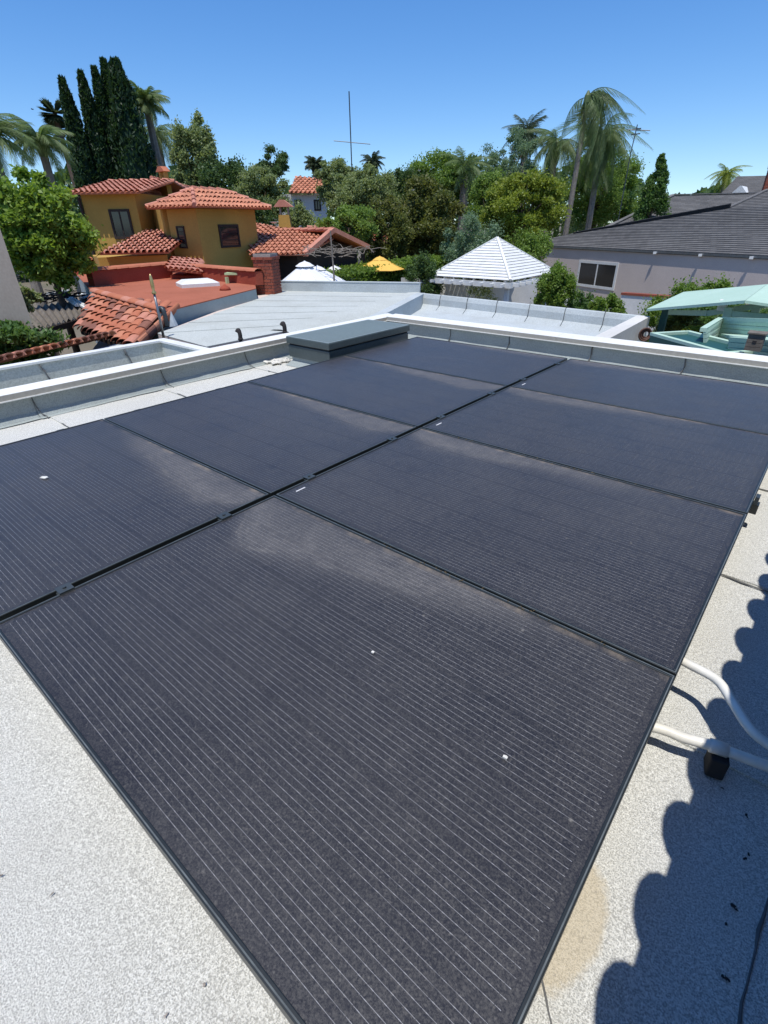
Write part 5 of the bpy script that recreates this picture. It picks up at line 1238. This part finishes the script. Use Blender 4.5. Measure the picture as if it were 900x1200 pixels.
# background trees from left to right
TR = [
 ('grey-green feathery tree right of the palms, tallest of its clump', 232,132,245, 62, 40,'leaf_olive',15000,.13,'round',40,.24,'x'),
 ('dark bushy tree right behind the ochre house roof', 262,175,250, 60, 38,'leaf_dark',11000,.13,'round',30,.3,'x'),
 ('ragged dark pine with clumped crown behind the white house', 318,172,215, 48, 50,'leaf_dark',5000,.14,'round',16,.28,'x'),
 ('soft olive green tree between ochre house and white house', 306,196,262, 66, 31,'leaf_olive',14000,.10,'round',40,.26,'x'),
 ('low shadowed shrubs under the olive green tree', 300,235,275, 60, 29,'leaf_dark',6000,.09,'round',24,.3,'x'),
 ('sparse tree with twiggy top beside the aerial mast', 398,180,250, 62, 34,'leaf_olive',8000,.10,'round',36,.22,'x'),
 ('olive tree filling the space right of the white house', 425,192,262, 80, 31,'leaf_olive',16000,.10,'round',44,.26,'x'),
 ('fresh green citrus tree below the aerial mast', 408,234,292, 66, 25,'leaf_mid',9000,.085,'round',30,.28,'x'),
 ('shrub in front of the white house windows', 352,236,270, 50, 29,'leaf_olive',6000,.09,'round',24,.3,'x'),
 ('broad dark evergreen on the skyline in the centre', 510,181,255,105, 44,'leaf_mid',20000,.13,'round',50,.25,'x'),
 ('dark tree on the skyline left of the broad evergreen', 478,196,260, 50, 42,'leaf_dark',8000,.12,'round',24,.28,'x'),
 ('magnolia with bronze leaves and white blossoms in the middle', 497,207,315, 92, 30,'leaf_magnolia',20000,.12,'round',60,.22,'x'),
 ('second bronze leaved tree left of the magnolia', 452,228,318, 62, 27,'leaf_magnolia',12000,.09,'round',40,.24,'x'),
 ('dark green tree behind the lime green one', 575,196,275, 60, 38,'leaf_mid',10000,.11,'round',30,.28,'x'),
 ('bright lime green tree left of the palm trunk', 612,196,283, 96, 29,'leaf_lime',22000,.10,'round',60,.24,'x'),
 ('grey feathery tree with see-through top above the lime tree', 598,150,225, 64, 44,'leaf_grey',7000,.10,'round',44,.20,'x'),
 ('dark hanging foliage round the right palms', 702,172,272, 96, 50,'leaf_mid',18000,.13,'round',50,.26,'x'),
 ('dark conical tree right of the palms', 768,180,262, 50, 40,'leaf_laurel',12000,.11,'cone',34,.24,'x'),
 ('low green hedge row along the roof of the grey house', 740,236,262, 60, 52,'leaf_mid',6000,.10,'round',24,.3,'x'),
 ('soft grey-green bush behind the gazebo roof', 553,248,312, 84, 25,'leaf_grey',16000,.075,'round',50,.26,'x'),
 ('dark shrubs to the left of the gazebo', 497,296,332, 50, 22,'leaf_dark',6000,.07,'round',24,.3,'x'),
 ('mid green shrubs above the right side of the gazebo', 618,262,300, 60, 27,'leaf_mid',7000,.08,'round',26,.3,'x'),
 ('shrubs under the tall palm trunk', 672,252,268, 50, 48,'leaf_olive',5000,.09,'round',20,.3,'x'),
 ('glossy round bush right of the gazebo post', 650,308,362, 46, 17,'leaf_hedge',12000,.05,'round',44,.26,'x'),
 ('low dense green bush squeezed between the round bush and the yellowish one', 682,340,362, 44, 17.5,'leaf_laurel',9000,.05,'round',34,.28,'x'),
 ('yellowish bush in front of the sliding window', 712,337,366, 44, 16,'leaf_hedge',8000,.05,'round',34,.26,'x'),
 ('dense bright green bush behind the mint patio cover', 822,315,352, 104, 13.5,'leaf_hedge',30000,.045,'round',50,.24,'x'),
 ('dark leafy mass under the mint patio cover', 850,352,405,150, 12,'leaf_laurel',14000,.05,'round',60,.24,'x'),
 ('speckled bronze shrub with pale blossoms under the patio cover', 798,362,400, 50, 10.5,'leaf_magnolia',7000,.04,'round',34,.26,'x'),
 ('small yellow-green bush left of the mint board screen', 817,378,400, 34, 8.6,'leaf_lime',6000,.025,'round',24,.3,'x'),
 ('wispy twiggy plants along the whitewashed fence', 565,325,345, 60, 21,'leaf_olive',1800,.05,'round',20,.3,'x'),
]
for (lab,px,top,bot,wpx,D,leaf,n,size,shape,cl,crr,_x) in TR:
    n = int(n*2.4); size *= .62; cl = int(cl*1.7); crr *= .78
    nm = 'bush' if D < 24 or 'shrub' in lab or 'bush' in lab else 'garden_tree'
    tree(lab, px, top, bot, wpx, D, leaf, n, size, nm, 'bush' if nm == 'bush' else 'tree', 'bushes in the gardens' if nm == 'bush' else 'garden trees beyond the roofs', cl, crr, shape=shape)
# long clipped hedge
a, c = pt(400,338,21), pt(524,318,25); za_, zc_ = pt(400,322,21).z, pt(524,304,25).z
t = empty('clipped_hedge', ((a.x+c.x)/2,(a.y+c.y)/2,G), 'long bright green clipped hedge running below the yellow umbrella', 'hedge')
n = 26000; f = rng.uniform(-.1,1.05,n); d = np.array([c.x-a.x, c.y-a.y, 0]); pn = np.array([-d[1], d[0], 0]); pn /= np.linalg.norm(pn)
dep = rng.uniform(0,1.6,n); zt_ = za_+(zc_-za_)*f; side = rng.uniform(0,1,n) < .45; z_ = np.where(side, zt_-rng.uniform(0,1,n)**1.5*2.2, zt_+rng.normal(0,.06,n)); dep = np.where(side, rng.normal(0,.07,n), dep)
C_ = np.array([a.x,a.y,0])[None] + d[None]*f[:,None] + pn[None]*dep[:,None]; C_[:,2] = z_; V, Fq = leaves(C_, None, .07, .3, .5)
link('foliage', npmesh('foliage', V-np.array([*t.location]), Fq, 'leaf_hedge'), t, t.location)
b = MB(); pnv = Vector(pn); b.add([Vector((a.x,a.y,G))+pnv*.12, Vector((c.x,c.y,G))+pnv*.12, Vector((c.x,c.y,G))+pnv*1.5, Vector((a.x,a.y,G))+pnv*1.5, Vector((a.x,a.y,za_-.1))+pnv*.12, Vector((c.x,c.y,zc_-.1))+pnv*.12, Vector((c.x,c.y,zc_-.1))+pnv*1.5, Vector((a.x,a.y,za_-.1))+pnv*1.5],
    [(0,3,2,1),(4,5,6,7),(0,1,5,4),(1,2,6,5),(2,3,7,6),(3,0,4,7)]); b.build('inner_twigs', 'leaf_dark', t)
# far wood that closes the skyline
n = 30000; V_ = []
pxs = rng.uniform(-250, 1150, n); Ds = rng.uniform(62, 80, n); hh = 216 + 8*np.sin(pxs/23) + 6*np.sin(pxs/57+1) + np.clip((pxs-740)*.4, 0, 26)
C_ = []
for i in range(n):
    d = ray(pxs[i], 262); k = Ds[i]/math.hypot(d[0], d[1]); ztop = CAM[2] + (262-hh[i])/F_PX*Ds[i]*.92; C_.append((CAM[0]+d[0]*k, CAM[1]+d[1]*k, G+(ztop-G)*rng.uniform(0,1)**.7))
V, Fq = leaves(np.array(C_), None, .42, .3, .6); tag(link('distant_trees', npmesh('distant_trees', V, Fq, 'leaf_dark')), 'distant belt of trees along the horizon', 'trees', None, 'stuff')
# magnolia blossoms
for q in ((491,201),(484,224),(459,251)):
    P = pt(*q, 28.2); s = mpp(P); b = MB()
    for k in range(6):
        a = k*1.047; d = Vector((math.cos(a)*.7, math.sin(a)*.7, .5)); e = Vector((-math.sin(a), math.cos(a), 0)); b.add([P, P+d*1.6*s+e*1*s, P+d*2.8*s+Vector((0,0,.4*s)), P+d*1.6*s-e*1*s], [(0,1,2,3)])
    tag(b.build('blossom', 'petal'), 'white blossom %s' % {491: 'at the top of the magnolia', 484: 'halfway down the magnolia', 459: 'low on the left bronze tree'}[q[0]], 'blossom', 'magnolia blossoms')
# bare branches in front of the gable
lump(pt(394,300,20.5), 46, 1.0, .014, 'pale_bark', 'bare_branches', 'tangle of pale bare branches in front of the dark gable', 'branches', 1.1)
b = MB(); P = pt(391,318,19.5); P0 = Vector((P.x,P.y,G)); T = pt(387,270,19.5); b.tube([P0, P, T], [.035,.03,.022], 6); tag(b.build('leaning_pole', 'pale_bark'), 'thin pale pole standing before the gable peak', 'pole')

# ------------------------------------------------------------------ aerials
P = pt(411,190,34); T = pt(409,107,34); s = mpp(P); t = empty('aerial_mast', (T.x,T.y,G), 'tall thin aerial mast with a crossbar above the centre-left trees', 'aerial')
b = MB(); b.tube([(T.x,T.y,G),(T.x,T.y,T.z)], .03, 6); b.build('mast', 'dark_metal', t)
b = MB(); a, c = pt(391,165,34), pt(434,169,34); b.tube([a, c], .018, 5); b.build('crossbar', 'dark_metal', t)
T = pt(747,146,40); B0 = pt(739,180,40); t = empty('tv_antenna', (B0.x,B0.y,G), 'leaning TV antenna with crossed bars right of the tall palm', 'antenna')
b = MB(); b.tube([(B0.x,B0.y,G), B0, T], .03, 6); b.build('mast', 'dark_metal', t)
b = MB(); b.tube([pt(736,152,40), pt(762,153,40)], .025, 5); b.tube([T-Vector((.25,0,.2)), T+Vector((.25,0,-.2))], .03, 5); b.tube([T-Vector((.25,0,.45)), T+Vector((.25,0,-.45))], .03, 5); b.build('crossbar', 'dark_metal', t)
# bird
P = pt(38,128,60); s = mpp(P); t = empty('bird', P, 'tiny dark bird flying left of the cypresses', 'bird')
b = MB(); b.tube([P-rt3*1.6*s, P-rt3*.5*s, P+rt3*.8*s, P+rt3*1.7*s], [.1*s,.5*s,.5*s,.1*s], 6); b.build('body', 'bird_feathers', t)
for s_ in (-1,1):
    f_ = Vector((-rt3.y, rt3.x, 0)); b = MB(); b.prism([P-rt3*.5*s, P+rt3*.5*s, P+f_*s_*1.6*s+Vector((0,0,.7*s)), P+f_*s_*2.2*s-rt3*.6*s+Vector((0,0,.5*s))], (0,0,.08*s)); b.build('wing', 'bird_feathers', t)
